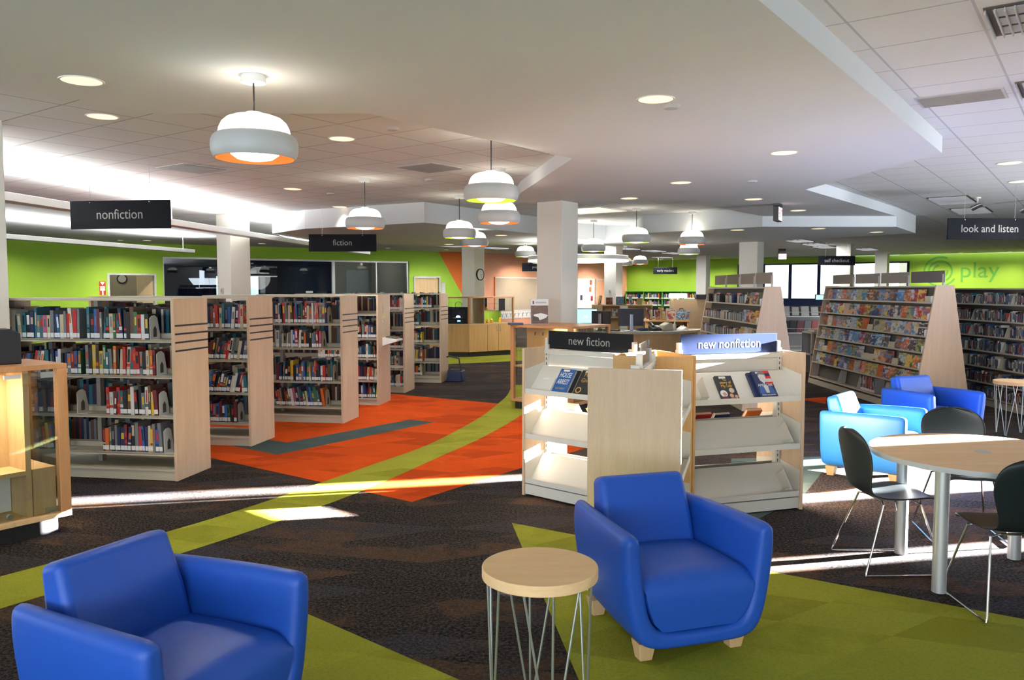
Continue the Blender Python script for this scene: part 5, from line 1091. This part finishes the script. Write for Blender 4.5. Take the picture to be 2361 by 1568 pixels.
# small display table behind the desk
t = thing('display_table', 'wooden display table with books leaning, behind the service desk', 'table', (3.30, 17.35, 0), -3)
MB().box(-0.45, 0.48, -0.3, 0.3, 1.0, 1.035, 'mapled').obj('tabletop', t, bev=0.004); MB().box(-0.40, -0.37, -0.28, 0.28, 0.002, 1.0, 'mapled').box(0.42, 0.46, -0.28, 0.28, 0.002, 1.0, 'mapled').obj('side_panel', t); MB().box(-0.37, 0.42, 0.2, 0.22, 0.1, 1.0, 'mapled').obj('back_panel', t); MB().box(-0.37, 0.42, -0.26, 0.2, 0.62, 0.65, 'mapled').obj('shelf', t)
for dx_, w, h, c, l, rz in ((-0.33, 0.10, 0.22, 'navy', 'narrow navy book leaning first on the display table', 50), (-0.17, 0.16, 0.22, 'white', 'tilted white and red book on the display table', 25), (0.09, 0.19, 0.25, 'white', 'upright white picture book in the middle of the display table', 0), (0.30, 0.2, 0.22, 'grey', 'grey photograph book on the display table', -10), (0.43, 0.09, 0.2, 'white', 'narrow pale book last on the display table', -55), (-0.04, 0.08, 0.2, 'red', 'red book between the two white books on the display table', 10)):
    easel_book(3.30 + dx_, 17.2 + (0.06 if c == 'red' else 0), 1.036, rz, w, h, c, l)
for k, c in enumerate(('blue', 'black', 'navy')): tag(MB().box(-0.1, 0.1, 0, 0.02, 0, 0.26, 'bk_' + c).obj('book', loc=(3.12 + 0.2 * k, 17.25, 0.651), rot=(R(-12), 0, 0)), f'{c} book on the lower shelf of the display table', 'book')
# book truck and wooden carrel behind
t = thing('book_cart', 'wooden book cart with dark tubular rails and standing books', 'cart', (3.55, 18.9, 0), 0)
for z in (0.25, 0.62, 0.98): MB().box(-0.42, 0.42, -0.2, 0.2, z, z + 0.03, 'mapled').obj('shelf', t)
for s in (-1, 1): MB().tube([(s * 0.42, -0.2, 0.08), (s * 0.42, -0.2, 1.20), (s * 0.42, -0.15, 1.24), (s * 0.42, 0.15, 1.24), (s * 0.42, 0.2, 1.20), (s * 0.42, 0.2, 0.08)], 0.014, 'bk_brown').obj('rail', t, smooth=True)
for a in (-0.38, 0.38):
    for b in (-0.17, 0.17): MB().cyl(0, 0, -0.015, 0.015, 0.045, 'black', 16, X=xf((a, b, 0.046), 0, 90)).obj('caster', t)
for k in range(11): q = random.uniform(0.2, 0.27); c = ['red', 'white', 'black', 'navy', 'red', 'yellow', 'white', 'black', 'teal', 'black', 'grey'][k]; put_book(xf((3.55 - 0.36 + k * 0.052, 18.74, 1.0115), 0, 0, 0), 0.045, q, 0.17, c, f'{c} book standing on the top of the book cart, {nth(k + 1)} along', 'books on the book cart')
t = thing('study_carrel', 'tall plain maple carrel behind the book cart', 'study carrel', (4.42, 19.9, 0))
MB().box(-0.42, 0.42, 0, 0.03, 0, 1.44, 'maplee').obj('back_panel', t); MB().box(0.39, 0.42, 0.03, 0.6, 0, 1.44, 'maplee').box(-0.42, -0.39, 0.03, 0.6, 0, 1.44, 'maplee').obj('side_panel', t); MB().box(-0.39, 0.39, 0.03, 0.6, 0.70, 0.73, 'top').obj('worktop', t)
t = thing('desk_lamp', 'white shaded lamp glowing above the maple carrel', 'lamp', (4.25, 20.2, 0.731)); MB().box(-0.32, 0.12, -0.08, 0.08, 0.745, 0.85, 'lamp').obj('lamp_shade', t, bev=0.03); MB().tube([(-0.1, 0, 0.0), (-0.1, 0, 0.75)], 0.015, 'white').obj('stem', t); MB().cyl(-0.1, 0, 0, 0.02, 0.09, 'white', 20).obj('base', t)
tag(MB().prism([(-0.18, 0), (0.18, 0), (0.2, 0.12), (-0.2, 0.12)], -0.1, 0.1, 'black', 'y').obj('storage_box', loc=(4.72, 19.96, 1.441)), 'black bin on top of the maple carrel', 'box')

# ------------------------------------------------------------------ corner cabinet with printer by the clock column
K2 = (-1.06, 20.05, 0)
CAB = thing('display_cabinet', 'glazed maple corner cabinet holding a black printer, by the clock column', 'cabinet', K2)
def cab(X, x0, L, dp, doors, posts):
    P = lambda a, b, c, d, e, f, m, n, **k: MB(X).box(a, b, c, d, e, f, m).obj(n, CAB, **k)
    def Q(o, m, n, c0, d, e, f):                                    # slab trimmed at the mitre
        MB(X).prism([(x0 + o if x0 < 0 else x0 + o, c0), (L - o, c0), (L - o if x0 == 0 else L - o - (d - c0) * 0.30, d), ((x0 + o) if x0 < 0 else x0 + o + (d - c0) * 0.37, d)], e, f, m).obj(n, CAB)
    Q(0.02, 'black', 'plinth', 0.04, dp, 0, 0.12); Q(0, 'mapled', 'carcass', 0.012, dp, 0.12, 0.80); Q(0, 'maplee', 'counter', 0, dp, 0.80, 0.825); Q(0, 'cherry', 'top_board', 0, dp, 1.47, 1.50)
    for q in posts: P(q, q + 0.04, 0.0, 0.04, 0.825, 1.47, 'cherry', 'corner_post')
    P(x0 + 0.04, L - 0.04, 0.004, 0.009, 0.83, 1.465, 'glass', 'glass_pane')
    for a, b, hx in doors:
        d = MB(X).box(a + 0.003, b - 0.003, -0.006, 0.012, 0.13, 0.79, 'mapled').obj('door', CAB, bev=0.002)
        MB(X).tube([(hx, -0.006, 0.76), (hx, -0.03, 0.75), (hx, -0.03, 0.64), (hx, -0.006, 0.63)], 0.007, 'zinc', 6).obj('handle', d)
    return P
XA_, XB_ = Matrix.Rotation(R(-3), 4, 'Z'), Matrix.Rotation(R(36), 4, 'Z')
cab(XA_, -1.0, 0.0, 0.58, ((-0.95, -0.54, -0.60), (-0.54, -0.07, -0.48)), (-1.0, -0.04))
P2 = cab(XB_, 0.0, 1.38, 0.58, ((0.55, 0.88, 0.83), (0.88, 1.2, 0.93)), (0.0, 1.34))
P2(0.46, 0.48, 0.04, 0.56, 0.825, 1.47, 'casein', 'divider'); P2(0.48, 1.34, 0.04, 0.56, 1.13, 1.155, 'maplee', 'shelf'); P2(0.48, 1.34, 0.54, 0.56, 0.825, 1.13, 'green', 'green_backing'); P2(0.48, 0.9, 0.54, 0.56, 1.155, 1.47, 'bk_navy', 'dark_backing')
XBc = xf((K2[0], K2[1], 0), 36)
for a, z, h, l in ((0.60, 0.826, 0.07, 'low yellow printed figure, first in the green niche'), (0.72, 0.826, 0.12, 'chunky yellow printed figure in the green niche'), (0.84, 0.826, 0.11, 'second chunky yellow figure in the green niche'), (1.12, 0.826, 0.15, 'slim yellow figure at the end of the green niche'), (0.53, 1.156, 0.11, 'yellow figure on the shelf above the green niche'), (0.68, 1.156, 0.09, 'small yellow figure beside another on the shelf above the green niche')):
    tag(MB().lathe([(0.0005, 0), (0.045, 0.0), (0.05, h * 0.3), (0.03, h * 0.55), (0.036, h * 0.75), (0.0005, h)], 'yellow', 14).obj('printed_toy', loc=XBc @ Vector((a, 0.25, z)), smooth=True), l, 'toy', 'yellow printed toys')
tag(box('leaflet', -0.09, 0.09, 0, 0.01, 0, 0.30, 'bk_black', loc=XBc @ Vector((0.98, -0.02, 1.15)), rot=(0, 0, R(36))), 'dark notice card standing before the cabinet glass', 'notice')
t = thing('printer', 'black three dimensional printer with lit platform inside the cabinet', 'printer', (-1.36, 20.37, 0.826), -3)
MB().box(-0.26, -0.2, -0.17, 0.2, 0, 0.42, 'black').box(0.2, 0.26, -0.17, 0.2, 0, 0.42, 'black').box(-0.26, 0.26, -0.17, 0.2, 0.36, 0.42, 'black').box(-0.26, 0.26, -0.17, 0.2, 0, 0.13, 'black').box(-0.26, 0.26, 0.18, 0.2, 0.1, 0.42, 'greyd').obj('housing', t)
MB().box(-0.12, 0.12, -0.1, 0.1, 0.14, 0.15, 'white').obj('build_plate', t); MB().lathe([(0.0005, 0.15), (0.06, 0.15), (0.05, 0.19), (0.0005, 0.21)], emit('printer_glow', (0.6, 0.65, 1.0), 1.2), 16).obj('print', t); MB().box(0.0, 0.08, -0.173, -0.17, 0.05, 0.09, 'screen').obj('display', t); MB().lathe([(0.08, 0), (0.09, 0.01), (0.08, 0.02)], 'black', 20, xf((0.0, 0.1, 0.46), 0, 90)).obj('filament_spool', t)
lamp('cabinet_light', 'POINT', XBc @ Vector((0.9, 0.25, 1.08)), 1.5, (1, 1, 0.95), shadow_soft_size=0.05)

# ------------------------------------------------------------------ shelving and carts past the racks
t = thing('periodical_shelf', 'small white wire display shelf of leaflets under the far window', 'display rack', (6.3, 16.6, 0))
MB().box(-0.75, 0.75, 0, 0.3, 0.0, 0.1, 'cream').box(-0.75, 0.75, 0.28, 0.3, 0.1, 1.45, 'grey').obj('frame', t); MB().box(-0.75, 0.75, -0.01, 0.0, 1.35, 1.48, 'signb').obj('sign_plate', t)
for z in (0.42, 0.78, 1.12): MB().box(-0.75, 0.75, 0.0, 0.28, z, z + 0.02, 'white').tube([(-0.75, 0, z + 0.1), (0.75, 0, z + 0.1)], 0.006, 'white', 6).obj('shelf', t)
for k, c in enumerate(('white', 'black', 'white', 'teal', 'red', 'white', 'grey')): easel_book(5.68 + k * 0.2, 16.72, 1.142, 0, 0.16, 0.2, c, f'{c} leaflet on the white wire rack, {nth(k + 1)} along', m2='bk_' + ('white' if k % 2 else c), group='leaflets on the wire rack')
for k in range(9): c = pick(); tag(MB().box(-0.07, 0.07, 0, 0.03, 0, 0.24, 'bk_' + c).obj('book', loc=(5.65 + k * 0.155, 16.7, 0.801), rot=(0, R(6), 0)), f'{c} book on the middle shelf of the white wire rack, {nth(k + 1)} along', 'book', 'books on the wire rack')
t = thing('sorting_cart', 'grey metal sorting cart with recycling emblem behind the film rack', 'cart', (6.05, 15.3, 0))
MB().box(-0.45, 0.45, -0.25, 0.25, 0.86, 0.89, 'grey').obj('top', t); MB().box(-0.45, 0.45, 0.2, 0.24, 0.1, 0.86, 'grey').obj('back_panel', t); MB().box(-0.45, 0.45, -0.25, 0.25, 0.45, 0.48, 'grey').obj('shelf', t)
for a in (-0.43, 0.43):
    for b in (-0.23, 0.23): MB().box(a - 0.02, a + 0.02, b - 0.02, b + 0.02, 0.0, 0.86, 'grey').obj('leg', t)
e = MB().box(0.02, 0.42, -0.262, -0.255, 0.50, 0.78, 'bk_blue').obj('emblem_panel', t)
g = MB()
for k in range(3): g.tube([(0.22 + 0.07 * math.cos(R(a)), -0.266, 0.64 + 0.07 * math.sin(R(a))) for a in range(100 + k * 120, 185 + k * 120, 12)], 0.012, 'label', 6)
g.obj('recycle_mark', e)
for k, (c, a) in enumerate((('orange', 0.12), ('cream', -0.2), ('brown', 0.3))): tag(MB().box(-0.15, 0.15, -0.11, 0.11, 0, 0.035, 'bk_' + c).box(-0.145, 0.145, -0.105, 0.105, 0.004, 0.03, 'page').obj('book', loc=(5.98 + a * 0.8, 15.3 + 0.02 * k, 0.891 if k != 2 else 0.927), rot=(0, 0, R(12 * k))), f'{c} book lying on the grey sorting cart', 'book')
t = thing('screen_terminal', 'self checkout terminal with small lit screen', 'monitor', (7.35, 19.0, 0)); MB().box(-0.3, 0.3, -0.1, 0.3, 0, 0.95, 'grey').obj('cabinet', t); MB().box(-0.22, 0.22, 0.0, 0.03, 1.22, 1.57, 'black').obj('bezel', t); MB().box(-0.20, 0.20, -0.003, 0.0, 1.24, 1.55, 'screen').obj('screen', t); MB().box(-0.03, 0.03, 0.03, 0.06, 0.95, 1.4, 'black').obj('stand', t)
# wall washers along the far green wall
for k, q in enumerate((0.9, 2.5, 4.2, 5.6, 14.6, 15.9, 17.6, 19.6)):
    p = WB @ Vector((q, -1.1, 3.18)); downlight(p.x, p.y, 3.18, f'small wall washer downlight along the far green wall, {nth(k + 1)} from the salmon corner', 85 if q < 8 else 135, 0.09, 150)
for k, q in enumerate((2.0, 5.0, 8.2)):  # unseen lamps, added to brighten the salmon wall
    p = WS @ Vector((q, -1.2, 3.18)); downlight(p.x, p.y, 3.18, f'added wall washer downlight brightening the salmon wall, {nth(k + 1)} from the green corner', 260, 0.09, 150)
